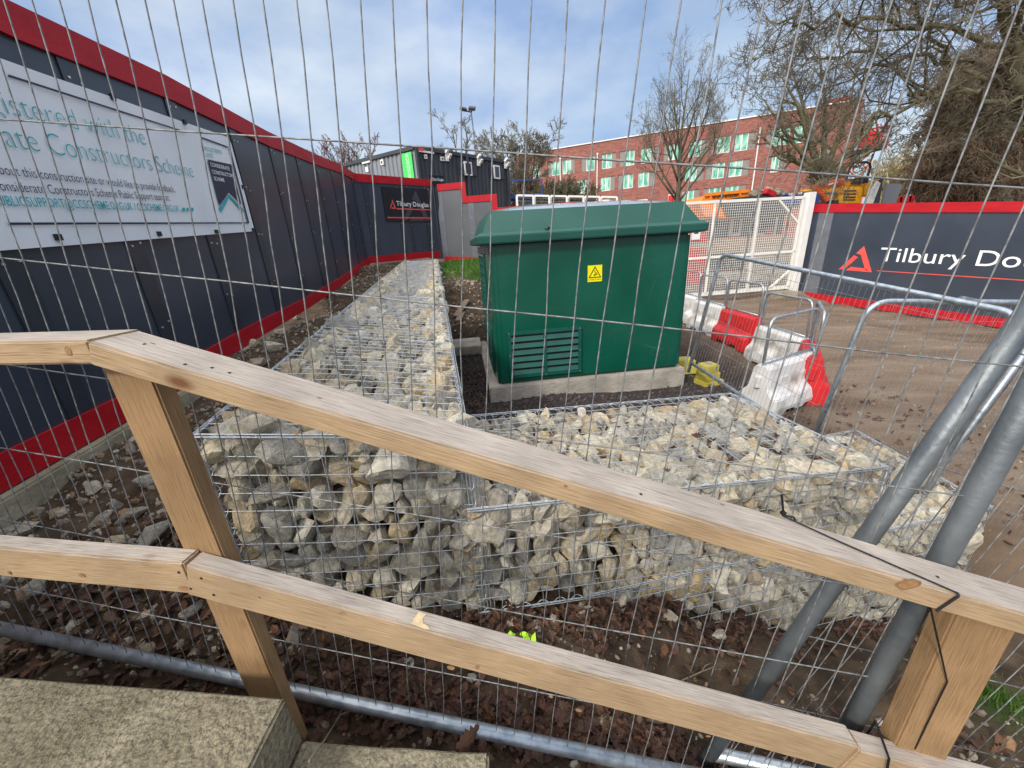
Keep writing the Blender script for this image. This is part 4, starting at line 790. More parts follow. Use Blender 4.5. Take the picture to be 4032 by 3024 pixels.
# ---------------------------------------------------------------- mesh fence panels
def heras(label, P0, u, v, w_, h, rows, pitch, rw, rp_, left=True, right=True, top=True, bottom=True, seed=0, phase=0, rc=.0, vb=.004, group='steel mesh fence panels', postr=None, name='mesh_fence', frame='galv'):
    """P0 lower left corner; u along, v up (unit vectors); rows = heights of horizontal wires"""
    rg = np.random.default_rng(seed); P0 = Vector(P0); u = Vector(u).normalized(); v = Vector(v).normalized(); nn = u.cross(v).normalized()
    root = thing(name, label, 'mesh fence', P0, group=group); Q = lambda a, c, l=0: P0 + u * a + v * c + nn * l
    postr = postr or rp_
    if rc:
        ar = [(rc - rc * math.cos(a), h - rc + rc * math.sin(a)) for a in np.linspace(0, 1.57, 7)]
        b = MB(); pts = [Q(0, -.12)] + [Q(a, c) for a, c in ar]; pts += [Q(w_ - a, c) for a, c in reversed(ar)] if right else [Q(w_, h)]
        if right: pts += [Q(w_, -.12)]
        b.tube(pts, rp_, 14); b.build('frame', M[frame], root, smooth=True)
    else:
        for a, ok in ((0, left), (w_, right)):
            if ok: b = MB(); b.tube([Q(a, -.10), Q(a, h * .5), Q(a, h)], postr, 20); b.build('post', M[frame], root, smooth=True)
        if top: b = MB(); b.tube([Q(0, h), Q(w_, h)], rp_, 12); b.build('top_rail', M[frame], root, smooth=True)
    if bottom: b = MB(); b.tube([Q(0, 0), Q(w_ / 2, 0), Q(w_, 0)], rp_, 16); b.build('bottom_rail', M['galv'], root, smooth=True)
    b = MB(); n = int(w_ / pitch)
    cs = sorted([0.0] + list(rows) + [h])
    for i in range(n + 1):
        a = phase + i * pitch
        if not 0 < a < w_: continue
        j0 = rg.normal(0, .0015); pts = []; ph = rg.uniform(0, 6.28)
        for k, c in enumerate(cs):
            kink = rg.normal(0, vb * .55); pts.append(Q(a + j0 + kink, c, .003))
            if k < len(cs) - 1:
                d = cs[k + 1] - c; pts.append(Q(a + j0 + rg.normal(0, vb * .5) + vb * .3 * math.sin(ph + k), c + d * .33, .003)); pts.append(Q(a + j0 + rg.normal(0, vb * .5) + vb * .3 * math.sin(ph + k + .8), c + d * .66, .003))
        b.tube(pts, rw, 6 if rw > .0012 else 4, cap=False)
    for c in rows: b.tube([Q(w_ * q, c + rg.normal(0, .001), -rw * .8) for q in np.linspace(0, 1, 14)], rw * 1.25, 6, cap=False)
    b.build('wire_mesh', M['wire'], root, smooth=True); return root
Yf = .76
fu = Vector((15680, -2434, -2253)).normalized(); nrm_ = fu.cross(Vector((0, 0, -1))).normalized(); fv = nrm_.cross(fu).normalized()
fv = Vector((.105, 0, 1)).normalized()
base = W(0, Yf, 0) + Vector((0, 0, 0))
# bottom rail passes 1.476 below eye level near the middle
ref = Vector((-.11, Yf + .155 * .11, ZC - 1.476)); wF = 3.45
# end post where the right end of the panel stands
tR = (.81 - ref.x) / fu.x; P0 = ref + fu * (tR - wF)
ph = None
O = Vector((0, Yf, ZC)); uo = (O - P0).dot(fu)
pitch = .0572
heras('near steel mesh fence panel close behind the timber handrail', P0, fu, fv, wF, 2.0, [.235, .535, .81, 1.075, 1.35, 1.63], pitch, .0014, .021, left=True, right=True, seed=3, phase=(uo - .029) % pitch, postr=.0215, frame='galv_dull', vb=.0028)
# second panel, tilted down the steps, its post roped to the handrail
u2 = Vector((.93, -.10, -.305)).normalized(); n2_ = u2.cross(Vector((0, 0, 1))).normalized(); v2 = n2_.cross(u2).normalized(); v2 = v2 if v2.z > 0 else -v2
vA = Vector((.354, 0, 1.045)).normalized()
heras('tilted steel mesh fence panel running on beyond the strapped post at right', W(.669, .745, 1.274) - vA * .32, Vector((.95, -.06, -.32)), vA, 3.2, 2.0, [.27, .55, .83, 1.11, 1.39, 1.67], .0572, .0014, .021, left=True, right=True, seed=5, postr=.0215, frame='galv_dull')
# low panels in the yard
A2 = W(2.33, 4.30, .22); C2 = W(2.67, 1.93, .485)
u_ = (C2 - A2).normalized()
heras('low round topped mesh panel standing from the yellow block towards the right', A2 - Vector((.21, 0, 1.22)), u_, Vector((.172, 0, 1)), (C2 - A2).length, 1.22, [.28, .57, .86, 1.12], .042, .0012, .019, rc=.10, seed=6, vb=.001)
A3 = W(2.77, 2.92, .565); C3 = W(6.4, 2.72, .79)
heras('low round topped mesh panel nearest behind the gabions on the right', A3 - Vector((.23, 0, 1.40)), (C3 - A3), Vector((.165, 0, 1)), (C3 - A3).length, 1.41, [.14, .42, .70, .98, 1.26], .042, .0012, .0205, rc=.14, seed=7, vb=.001, bottom=False)
A4 = W(2.72, 2.2, 2.05)
heras('leaning mesh panel beyond the lowest gabion at the right edge', A4, Vector((.96, -.05, -.30)), Vector((.33, .0, 1)), 2.2, 1.7, [.28, .57, .86, 1.14, 1.42], .05, .0013, .016, seed=8, vb=.001, top=False, right=False)
cl = MB(); q = at(2090, 648, 2.84); cl.bar(q + Vector((-.06, 0, .01)), q + Vector((.06, 0, -.02)), .05, .05); tag(cl.build('pipe_clamp', M['galv'], bevel=.01), 'steel clamp joining two top tubes of the low mesh panels', 'clamp')
# ---------------------------------------------------------------- timber handrail
hr = thing('timber_handrail', 'unpainted sawn timber handrail with two rails, stepping down to the right', 'handrail', W(-.78, .76, 1.3))
def board(name, p0, p1, across, wd, ht, mats, side_grain=0, bev=.004, ref_='top', parent=None, seed=0):
    """p0,p1 = the near upper long edge; across = direction of the width (away from the camera)"""
    p0 = Vector(p0); p1 = Vector(p1); t = (p1 - p0).normalized(); ac = Vector(across); ac = (ac - t * ac.dot(t)).normalized(); up = t.cross(ac)
    if up.z < 0: up = -up
    Ln = (p1 - p0).length; b = MB(); ns = max(1, int(Ln / .12)); rg = np.random.default_rng(seed)
    for i in range(1): b.hexa([(0, 0, -ht), (Ln, 0, -ht), (Ln, wd, -ht), (0, wd, -ht), (0, 0, 0), (Ln, 0, 0), (Ln, wd, 0), (0, wd, 0)])
    o = b.build(name, mats, None, local=True, bevel=bev); me = o.data
    for p in me.polygons: p.material_index = 1 if p.normal.z > .8 and len(mats) > 1 else 0
    off = Vector((seed * 3.7, 0, 0))
    for v_ in me.vertices: v_.co += off
    mt = Matrix(((t.x, ac.x, up.x, 0), (t.y, ac.y, up.y, 0), (t.z, ac.z, up.z, 0), (0, 0, 0, 1))); mt.translation = p0 - mt.to_3x3() @ off
    o.parent = parent; o.matrix_parent_inverse = Matrix.Translation(-root_loc(parent)); o.matrix_basis = mt
    return o
acr = Vector((.115, .993, 0)); WS = [M['wood_side'], M['wood_top']]
S1 = W(-.779, .71, .124); rdir = Vector((1.056, -.122, -.364)); E1 = W(.905, .5155, .700)
rdirn = (E1 - S1).normalized(); E1b = S1 + rdirn * 3.4
top_r = board('top_rail', S1, E1b, acr, .098, .047, WS, parent=hr, seed=1)
board('top_rail', W(-2.3, .985, .118), W(-.783, .7145, .122), Vector((.17, .985, 0)), .098, .047, [M['wood_side'], M['wood_top']], parent=hr, seed=2)
yS = .715; S2 = W(-1.1028 * yS, yS, .9237 * yS); tt = 2.047 * yS; E2 = W(1.411 * (yS - .122 * tt), yS - .122 * tt, 2.1436 * (yS - .122 * tt))
d2 = (E2 - S2).normalized()
board('lower_rail', S2, E2, acr, .047, .097, WS, parent=hr, seed=3)
board('lower_rail', E2 + d2 * .006 - Vector((0, 0, .012)), E2 + d2 * .9 - Vector((0, 0, .012)), acr, .047, .097, WS, parent=hr, seed=4)
board('lower_rail', W(-2.4, .965, .628), S2 - d2 * .0 + Vector((-.006, .001, .006)), Vector((.15, .985, 0)), .047, .097, WS, parent=hr, seed=5)
def post(x0, x1, y0, dp, ztop, zbot, rz, seed):
    c, s = math.cos(rz), math.sin(rz); ex = Vector((c, s, 0)); ey = Vector((-s, c, 0)); p = Vector((x0, y0, 0)); wd = x1 - x0
    b = MB(); b.hexa([(zbot, 0, 0), (ztop, 0, 0), (ztop, wd, 0), (zbot, wd, 0), (zbot, 0, dp), (ztop, 0, dp), (ztop, wd, dp), (zbot, wd, dp)])
    o = b.build('post', [M['wood_post']], None, local=True, bevel=.004); off = seed * 2.3
    for v_ in o.data.vertices: v_.co.x += off
    mt = Matrix(((0, ex.x, ey.x, 0), (0, ex.y, ey.y, 0), (1, 0, 0, 0), (0, 0, 0, 1))); mt.translation = p - Vector((0, 0, off))
    o.parent = hr; o.matrix_parent_inverse = Matrix.Translation(-root_loc(hr)); o.matrix_basis = mt
    return o
pz = lambda x: S1.z - .050 + (x - S1.x) * rdirn.z / rdirn.x - .01
post(-.833, -.733, .766, .044, pz(-.80) + .01, ZC - 1.45, R(-5), 1)
zr = E1.z
post(.872, .995, .556, .046, S1.z + rdirn.z / rdirn.x * (.93 - S1.x) - .052, ZC - 2.1, R(-7), 2)
# screw heads in the rails
sc_b = MB(); nf = -acr
def onrail(S, dn_, a, c, wd): return S + dn_ * a + Vector((0, 0, -c)) + nf * .001
for a, c in ((.03, .028), (.045, .075)): sc_b.tube([onrail(S2, d2, a, c, 0), onrail(S2, d2, a, c, 0) - nf * .004], .0035, 8)
lft = Vector((-1, .15, 0)).normalized(); 
for a, c in ((.025, .022), (.012, .072)): q = S2 + lft * a + Vector((0, 0, -c)); sc_b.tube([q + nf * .001, q - nf * .004], .0035, 8)
for a, q in ((.06, .05), (.17, .02), (.21, .035), (.245, .035), (1.075, .028), (1.69, .04)):
    p = S1 + rdirn * a + acr * q; sc_b.tube([p + Vector((0, 0, .0012)), p - Vector((0, 0, .004))], .003, 8)
sc_b.build('screw_head', M['black'], hr)
b = MB(); q0 = S2 + d2 * .545                        # raw torn patch
vs = [q0 + d2 * a + acr * c + Vector((0, 0, .0012)) for a, c in ((0, .006), (.012, .004), (.035, .002), (.046, .004), (.038, .012), (.026, .014), (.022, .026), (.027, .038), (.008, .040), (.004, .026))]
b.add(vs, [tuple(range(len(vs)))]); b.build('torn_patch', mat('raw_wood', (.62, .46, .26), (.74, .58, .36), rough=.8, sc_=60), hr)
def onplane(px, py, p0, n):
    x, f, d = ray(px, py); D = Vector((x, f, -d)); o = Vector((0, 0, ZC)); return o + D * ((Vector(p0) - o).dot(n) / D.dot(n))
M['knot_rim'] = mat('knot_rim', (.20, .115, .055), (.30, .18, .09), rough=.7, sc_=90); M['knot'] = mat('knot', (.27, .14, .055), (.38, .21, .09), rough=.65, sc_=120)
def knot(px, py, p0, n, t, a, c, tilt=0):
    n = Vector(n).normalized(); t = (Vector(t) - n * Vector(t).dot(n)).normalized(); s = n.cross(t); ctr = onplane(px, py, p0, n)
    e1 = t * math.cos(tilt) + s * math.sin(tilt); e2 = n.cross(e1); g = np.random.default_rng(int(px)); ns = 16; wob_ = g.normal(1, .07, ns); b = MB()
    for k, l, m_ in ((1.0, .0004, 0), (.72, .0007, 1), (.22, .0010, 0)): b.add([ctr + n * l + (e1 * a * math.cos(q * 6.283 / ns) + e2 * c * math.sin(q * 6.283 / ns)) * k * wob_[q] for q in range(ns)], [tuple(range(ns))], m_)
    b.build('knot', [M['knot_rim'], M['knot']], hr)
nF = (-acr - rdirn * (-acr).dot(rdirn)).normalized(); nT = up0 = rdirn.cross(acr).normalized() * (1 if rdirn.cross(acr).z > 0 else -1)
for px, py, a, c, tl in ((1962, 1262, .022, .013, .5), (1222, 1050, .004, .003, 0), (640, 935, .005, .0035, 0)): knot(px, py, S1, nF, rdirn, a, c, tl)
for px, py, a, c in ((974, 1442, .010, .008), (1031, 1441, .005, .009), (1250, 1534, .009, .006), (1530, 1590, .006, .004), (560, 1290, .004, .003), (700, 1355, .003, .003)): knot(px, py, S2, nF, d2, a, c)
nL = Vector((-.15, -.985, 0)).normalized()
for px, py, a, c in ((177, 1243, .009, .006), (398, 1271, .016, .009), (20, 1238, .006, .006)): knot(px, py, S2 + Vector((-.006, .001, .006)), nL, (1, -.15, 0), a, c)
nL2 = Vector((-.175, -.985, 0)).normalized(); knot(148, 759, W(-.783, .7145, .122), nL2, (1, -.17, 0), .010, .008, .8)
for px, py, a, c in ((1010, 905, .007, .003), (690, 860, .005, .003), (1560, 1090, .006, .003), (330, 742, .006, .002)): knot(px, py, S1, nT, rdirn, a, c)
for px, py, a, c in ((1190, 1505, .005, .003), (735, 1325, .006, .003)): knot(px, py, S2, nT, d2, a, c)
# black strap from the post over the rail and down
st = thing('cable_tie', 'long black strap tying the tilted fence post to the handrail', 'strap', W(.8, .6, .6)); b = MB()
up_ = rdirn.cross(acr); up_ = up_ if up_.z > 0 else -up_
aF = (2110 - 190) / (2212 - 190)
def rail_pt(a, q, l=.003): return S1 + rdirn * a + acr * q + up_ * l
pA = rail_pt(1.690, .0, .003); pB = rail_pt(1.40, .098, .004)
b.tube([W(.70, .735, .80), W(.735, .712, .805), rail_pt(1.43, .105, .004), pB, rail_pt(1.50, .062, .003), pA], .0019, 6); b.tube([pA, pA + nf * .003 - up_ * .004, pA + nf * .003 - up_ * .05 - rdirn * .012], .0026, 6)
pC = pA - up_ * .05 - rdirn * .012; b.tube([pC + acr * .01, W(.905, .545, .95), W(.915, .55, 1.20)], .0017, 6)
b.build('strap', M['blackrub'], st); b = MB(); kq = pB + up_ * .006; b.box(kq, (.008, .008, .008)); b.bar(kq, kq + Vector((-.004, .01, .04)), .0035, .003); b.build('knot', M['blackrub'], st)
st = thing('cable_tie', 'thin black strap around the foot of the upright end post by the lower rail', 'strap', W(.72, .62, 1.2)); b = MB()
ctr = ref + fu * tR + fv * .16
b.tube([ctr + Vector((.026 * math.cos(a), .026 * math.sin(a), .008 * math.sin(a))) for a in np.linspace(0, 6.28, 18)], .0028, 6)
b.tube([ctr + Vector((.02, -.02, 0)), W(.86, .60, 1.18), E2 + d2 * .06 + Vector((0, -.01, .004)), E2 + d2 * .075 - Vector((0, .012, .1))], .0028, 6); b.build('strap', M['blackrub'], st)
# ---------------------------------------------------------------- concrete steps in the foreground
def slab(label, pts, ztop, th, seed):
    b = MB(); n = len(pts); T = [Vector((x, y, ztop)) for x, y in pts]; b.prism(T, (0, 0, -th)); o = b.build('concrete_slab', M['mossy'], bevel=.006)
    bm = bmesh.new(); bm.from_mesh(o.data); bmesh.ops.triangulate(bm, faces=[f for f in bm.faces if len(f.verts) > 4]); bmesh.ops.subdivide_edges(bm, edges=[e for e in bm.edges if e.calc_length() > .1], cuts=6, use_grid_fill=True)
    for v_ in bm.verts: v_.co += Vector((mnoise.noise(v_.co * 9), mnoise.noise(v_.co * 9 + Vector((5, 0, 0))), mnoise.noise(v_.co * 8 + Vector((0, 9, 0))))) * .005
    bm.to_mesh(o.data); bm.free(); return tag(o, label, 'slab')
slab('upper mossy concrete slab at the bottom left corner, beside the timber post', [(-2.6, .875), (-.595, .628), (-.60, .15), (-2.6, .15)], ZC - 1.0, .16, 1)
slab('lower mossy concrete slab below the first, at the bottom edge', [(-.60, .632), (-.115, .582), (-.11, .1), (-.60, .1)], ZC - 1.172, .16, 2)
# twigs and a few single leaves
def twig(pts, r, label):
    b = MB(); b.tube(pts, [r * (1 - .7 * i / (len(pts) - 1)) for i in range(len(pts))], 5)
    p = pts[len(pts) // 2]; b.tube([p, p + Vector((.02, .01, .025)), p + Vector((.045, .015, .03))], [r * .6, r * .4, r * .2], 4); tag(b.build('twig', M['twig'], smooth=True), label, 'twig')
sp = lambda x, y, z=1.0: W(x, y, z - .004)
twig([at(px, py, Yq) + Vector((0, 0, 0)) for px, py, Yq in ((545, 1515, .66), (552, 1530, .645), (545, 1555, .615), (528, 1582, .585))], .0028, 'thin bent twig lying on the upper concrete slab')
twig([drop_px(1440, 1495) + Vector((0, 0, .02)), drop_px(1475, 1480) + Vector((0, 0, .03)), drop_px(1512, 1470) + Vector((0, 0, .03)), drop_px(1545, 1452) + Vector((0, 0, .04))], .006, 'lichen covered twig lying on the soil behind the lower rail')
twig([drop_px(1478, 1290) + Vector((0, 0, .02)), drop_px(1500, 1330) + Vector((0, 0, .05)), drop_px(1530, 1375) + Vector((0, 0, .02))], .003, 'thin dark twig among the leaves at the gabion foot')
twig([at(668, 1645, .50), at(700, 1600, .60), at(722, 1565, .72), at(740, 1530, .80)], .003, 'slender reddish stem rising past the bottom tube of the near fence')
b = MB(); leaf(b, at(1014, 1598, .725), .085, np.random.default_rng(4), .15); o = b.build('oak_leaf', M['leaf']); tag(o, 'single large brown oak leaf resting against the bottom fence tube', 'leaf')
# ---------------------------------------------------------------- white mesh gates
def gate(label, a, c, ztop, zbot, bars, mid, pitch=.062, post_=None):
    pf = PF(a, c); Ln = pf.len; root = thing('site_gate', label, 'gate', pf.pt(0, zbot), group='white mesh gates'); b = MB(); t = .06
    def br(s0, z0, s1, z1, w_=t): b.bar(pf.pt(s0, z0), pf.pt(s1, z1), .05, w_, up=(0, 0, 1) if abs(s1 - s0) > .01 else pf.t)
    br(0, ztop, Ln, ztop, .07); br(0, zbot, Ln, zbot, .09); br(t / 2, zbot, t / 2, ztop); br(Ln - t / 2, zbot, Ln - t / 2, ztop); br(0, mid, Ln, mid)
    for s in bars: br(s, zbot, s, ztop, .045)
    br(Ln - .75, ztop - .03, Ln - .06, ztop - .62, .05); br(Ln - .6, zbot, Ln - .06, zbot + .45, .05)
    b.build('frame', M['cream'], root); b = MB()
    for i in range(int(Ln / pitch) + 1): b.bar(pf.pt(i * pitch, zbot, .0), pf.pt(i * pitch, ztop, .0), .007, .009, up=pf.t)
    for j in range(int((ztop - zbot) / pitch) + 1): b.bar(pf.pt(0, zbot + j * pitch, .007), pf.pt(Ln, zbot + j * pitch, .007), .007, .009)
    b.build('mesh_infill', M['cream'], root); return pf, root
gp, g1 = gate('white mesh gate leaf hung beside the grey hoarding, seen right of the green cabinet', (4.2, 10.5), (8.0, 11.05), ZC + .69, ZC - 1.62, [1.27, 2.54], ZC - .66)
gate('white mesh gate leaf mostly hidden behind the green cabinet roof', (.9, 9.35), (4.15, 10.45), ZC + .69, ZC - 1.6, [1.1, 2.2], ZC - .66)
b = MB(); b.bar(W(8.14, 11.05, 1.9), W(8.14, 11.05, -.80), .20, .20, up=gp.t); o = b.build('gate_post', M['white'], bevel=.01); tag(o, 'thick white square gate post beside the right hoarding', 'post')
b = MB(); b.box((0, 0, 0), (.7, .4, .3)); o = b.build('footing_block', M['conc_old'], bevel=.03); o.location = W(7.7, 10.85, 1.85); tag(o, 'rough concrete lump under the white gate post', 'block')
sg = thing('gate_notice', 'small white notice fixed on the gate mesh at the cabinet roof edge', 'sign', gp.at(1504, 508)); b = MB(); s, z = gp.px(1502, 507); b.hexa([gp.pt(a, c, l) for c in (z - .12, z + .12) for a, l in ((s - .12, .035), (s + .12, .035), (s + .12, .03), (s - .12, .03))]); b.build('board', M['white'], sg)
b = MB(); b.quad(gp.pt(s - .06, z + .02, .037), gp.pt(s + .06, z + .02, .037), gp.pt(s + .06, z + .08, .037), gp.pt(s - .06, z + .08, .037)); b.build('symbol', M['black'], sg)
# ---------------------------------------------------------------- site cabins
CA = at(1629 / K, 574 / K, 19.7); CB = at(1998 / K, 632 / K, 24.2); CC = at(1341 / K, 647 / K, 22.6)
zt_c = ZC + 4.3; CF = PF(CA[:2], CB[:2]); CS = PF(CC[:2], CA[:2]); cz = lambda x, y: ((1280 + x / 2.765) / K, (520 + y / 2.765) / K)
cab = thing('site_cabin', 'stacked steel site cabin with dark corrugated front and pale grey end behind the hoarding', 'cabin', (CA.x, CA.y, gz(CA.x, CA.y)))
def corr(pf, m, name, zb, zt_, pit=.28):
    b = MB(); n = int(pf.len / pit); pr = []
    for i in range(n):
        for q, l in ((0, 0), (.38, 0), (.5, -.05), (.88, -.05)): pr.append((min(pf.len, (i + q) * pit), l))
    pr.append((pf.len, 0))
    vs = [pf.pt(s, z, l) for z in (zb, zt_) for s, l in pr]; k = len(pr); b.add(vs, [(i, i + 1, k + i + 1, k + i) for i in range(k - 1)]); return b.build(name, m, cab)
corr(CF, M['cabdark'], 'front_wall', ZC - .9, zt_c - .12); corr(CS, M['cabgrey'], 'end_wall', ZC - .6, zt_c - .12)
b = MB(); far = CC + (CB - CA)
b.hexa([Vector((p.x, p.y, zt_c - .14)) for p in (CA, CB, far, CC)] + [Vector((p.x, p.y, zt_c - .02)) for p in (CA, CB, far, CC)])
for p, q, pf in ((0, CF.len, CF), (0, CS.len, CS)): b.bar(pf.pt(p, zt_c - .06, .03), pf.pt(q, zt_c - .06, .03), .08, .15)
for pf, s in ((CF, .08), (CF, CF.len - .08), (CF, CF.len * .5), (CS, .08)): b.bar(pf.pt(s, ZC - .9, .03), pf.pt(s, zt_c, .03), .16, .14, up=pf.t)
for s in (2.2, 4.2): b.box(CF.pt(s, zt_c + .05, -.1), (.2, .2, .12))
b.build('roof', M['cabdark'], cab)
def cpl(pf, a, c, name, m, l0=.0, l1=.05, parent=cab):
    s0, z0 = pf.px(*a); s1, z1 = pf.px(*c); b = MB(); s0, s1 = sorted((s0, s1)); z0, z1 = sorted((z0, z1))
    b.hexa([pf.pt(s, z, l) for z in (z0, z1) for s, l in ((s0, l1), (s1, l1), (s1, l0), (s0, l0))]); return b.build(name, M[m], parent), s0, s1, z0, z1
for (x0, y0, x1, y1), (fx0, fx1) in (((1448, 325, 1650, 480), (1500, 1592)), ((1790, 365, 1945, 515), (1822, 1895))):
    _, s0, s1, z0, z1 = cpl(CF, cz(x0, y0 + 10), cz(x1, y1), 'shutter_panel', 'cabdark', .0, .06)
    wdw, s0, s1, z0, z1 = cpl(CF, cz(fx0, y0 - 5), cz(fx1, y1), 'window', 'white', .02, .10)
    g = MB(); e = .07; g.hexa([CF.pt(s, z, l) for z in (z0 + e, z1 - e) for s, l in ((s0 + e, .104), (s1 - e, .104), (s1 - e, .09), (s0 + e, .09))]); g.build('pane', M['glass'], wdw)
for x, y in ((1318, 262), (1660, 318), (1955, 350)):
    s, z = CF.px(*cz(x, y)); b = MB(); b.bar(CF.pt(s, z - .22, .05), CF.pt(s, z + .15, .05), .10, .16, up=CF.t); b.bar(CF.pt(s - .06, z + .12, .1), CF.pt(s - .06, z + .24, .28), .13, .10); b.bar(CF.pt(s + .08, z - .1, .1), CF.pt(s + .08, z + .06, .25), .13, .10); b.build('security_light', M['white'], cab)
for x0, y0, x1, y1 in ((1072, 245, 1108, 295), (1250, 268, 1292, 318)):
    v_, s0, s1, z0, z1 = cpl(CF, cz(x0, y0), cz(x1, y1), 'vent', 'white', .0, .06); g = MB(); e = .05; g.hexa([CF.pt(s, z, l) for z in (z0 + e, z1 - e) for s, l in ((s0 + e, .064), (s1 - e, .064), (s1 - e, .055), (s0 + e, .055))]); g.build('grille', M['glass'], v_)
s, z = CF.px(*cz(980, 207)); s1, z1 = CF.px(*cz(1100, 195)); b = MB(); b.hexa([CF.pt(a, c, l) for c in (z - .02, z + .24) for a, l in ((s, .07), (s + 1.0, .07), (s + 1.0, .05), (s, .05))]); b.build('name_plate', M['white'], cab)
b = MB(); b.hexa([CF.pt(a, c, l) for c in (z + .02, z + .20) for a, l in ((s + .04, .075), (s + .4, .075), (s + .4, .07), (s + .04, .07))]); b.build('red_patch', M['logo'], cab)
for x0, y0, x1, y1, m in ((405, 300, 498, 330, 'white'), (606, 305, 648, 355, 'white'), (445, 385, 482, 432, 'white')): cpl(CS, cz(x0, y0), cz(x1, y1), 'wall_fitting', m, .0, .06)
cpl(CS, cz(618, 318), cz(636, 343), 'fan_opening', 'glass', .05, .07)
sL0 = CS.len - 1.0; b = MB(); b.hexa([CS.pt(a, c, l) for c in (ZC + 1.9, zt_c - .2) for a, l in ((CS.len - .80, .05), (CS.len - .17, .05), (CS.len - .17, .03), (CS.len - .80, .03))]); b.build('green_panel', M['lime'], cab)
b = MB(); put_text(b, 'openspace', lambda s, z, l: CS.pt(CS.len - .35 - z, ZC + 2.75 + s, .056), 0, 1.3, hgt=.30, offset=.01); b.build('lettering', M['limelight'], cab)
SG = at(2, 2, 5)
b = MB(); tpf = PF(at((1280 + 1128 / 2.765) / K, (520 + 530 / 2.765) / K, 16.2)[:2], at((1280 + 1285 / 2.765) / K, (520 + 540 / 2.765) / K, 16.6)[:2])
sg2 = thing('company_sign', 'small black board with company name standing above the hoarding in front of the cabin', 'sign', tpf.at((1280 + 1200 / 2.765) / K, (520 + 540 / 2.765) / K))
s0, z0 = tpf.px((1280 + 1130 / 2.765) / K, (520 + 552 / 2.765) / K); s1, z1 = tpf.px((1280 + 1285 / 2.765) / K, (520 + 478 / 2.765) / K)
b.hexa([tpf.pt(a, c, l) for c in (z0 - .1, z1) for a, l in ((s0, .03), (s1, .03), (s1, 0), (s0, 0))]); b.bar(tpf.pt(s0 + .2, z0 - 1.8, -.03), tpf.pt(s0 + .2, z1, -.03), .05, .05, up=tpf.t); b.build('board', M['signbk'], sg2)
b = MB(); put_text(b, 'Tilbury Douglas', lambda s, z, l: tpf.pt(s0 + (s1 - s0) * .2 + s, z, .033), z0 + .08, (s1 - s0) * .76, hgt=.10); b.build('lettering', M['letter'], sg2)
b = MB(); tri_logo(b, tpf.pt, s0 + (s1 - s0) * .05, z0 + .05, .14, .16, 0, .034); b.build('red_logo', M['logo'], sg2)
# flood light mast
fm = thing('floodlight_mast', 'tall thin floodlight mast with two lamp heads behind the cabin', 'mast', (-2.0, 45, 1.0)); b = MB(); b.tube([(-1.85, 45, 1), (-2.35, 45, 14.2)], [.11, .06], 8); b.build('pole', M['galv_dull'], fm, smooth=True)
for k, (dx, rz) in enumerate(((-1.0, .3), (.15, -.1))): b = MB(); E = Euler((.5, .15, rz)).to_matrix(); b.box((-2.35 + dx * .75, 45, 14.5), (.62, .6, .26), E); b.bar((-2.35, 45, 14.2), (-2.35 + dx * .75, 45, 14.4), .1, .1); b.build('lamp_head', M['cabdark'], fm)
# ---------------------------------------------------------------- brick building
BA = at(2029 / K, 640 / K, 64.); BB = at(3407 / K, 389 / K, 47.); bf = PF((BA.x, BA.y), (BB.x, BB.y)); Lb = bf.len
def brick():
    m = bpy.data.materials.new('red_brick'); m.use_nodes = True; t, n, l = nodes(m); p = n['Principled BSDF']; p.inputs['Roughness'].default_value = .85
    tc = n.new('ShaderNodeTexCoord'); bt = n.new('ShaderNodeTexBrick'); bt.inputs['Scale'].default_value = 1.9; bt.inputs['Color1'].default_value = (.20, .055, .040, 1); bt.inputs['Color2'].default_value = (.30, .10, .075, 1); bt.inputs['Mortar'].default_value = (.24, .17, .14, 1); bt.inputs['Mortar Size'].default_value = .012; bt.inputs['Brick Width'].default_value = .45; bt.inputs['Row Height'].default_value = .14
    l(tc.outputs['UV'], bt.inputs[0]); mp = n.new('ShaderNodeMapping'); mp.inputs['Scale'].default_value = (.8, 3.2, 1); nz = n.new('ShaderNodeTexNoise'); nz.inputs['Scale'].default_value = 1.6; nz.inputs['Detail'].default_value = 7; nz.inputs['Roughness'].default_value = .7
    l(tc.outputs['UV'], mp.inputs[0]); l(mp.outputs[0], nz.inputs[0]); mr = n.new('ShaderNodeMapRange'); mr.inputs[1].default_value = .3; mr.inputs[2].default_value = .7; mr.inputs[3].default_value = .62; mr.inputs[4].default_value = 1.55; l(nz.outputs[0], mr.inputs[0])
    vm = n.new('ShaderNodeVectorMath'); vm.operation = 'SCALE'; l(bt.outputs[0], vm.inputs[0]); l(mr.outputs[0], vm.inputs['Scale']); l(vm.outputs[0], p.inputs['Base Color']); return m
M['brick'] = brick()
bq2 = lambda x, y: ((2000 + x / 2.765) / K, (480 + y / 2.765) / K); br3 = lambda x, y: ((2632 + x / 1.58) / K, (0 + y / 1.58) / K)
ztop_b = sum(bf.px(*q)[1] for q in (bq2(600, 280), bq2(1460, 150))) / 2
rows_px = [[bq2(640, 405), bq2(640, 562), bq2(1070, 345), bq2(1070, 505), bq2(1500, 285), bq2(1500, 460)], [bq2(640, 645), bq2(680, 785), bq2(1060, 597), bq2(1060, 750), bq2(1480, 550), bq2(1480, 715)]]
zr_ = []
for q in rows_px: z = [bf.px(*p)[1] for p in q]; zr_.append((sum(z[1::2]) / 3, sum(z[0::2]) / 3))
dz = zr_[0][0] - zr_[1][0]; zr_.append((zr_[1][0] - dz, zr_[1][1] - dz))
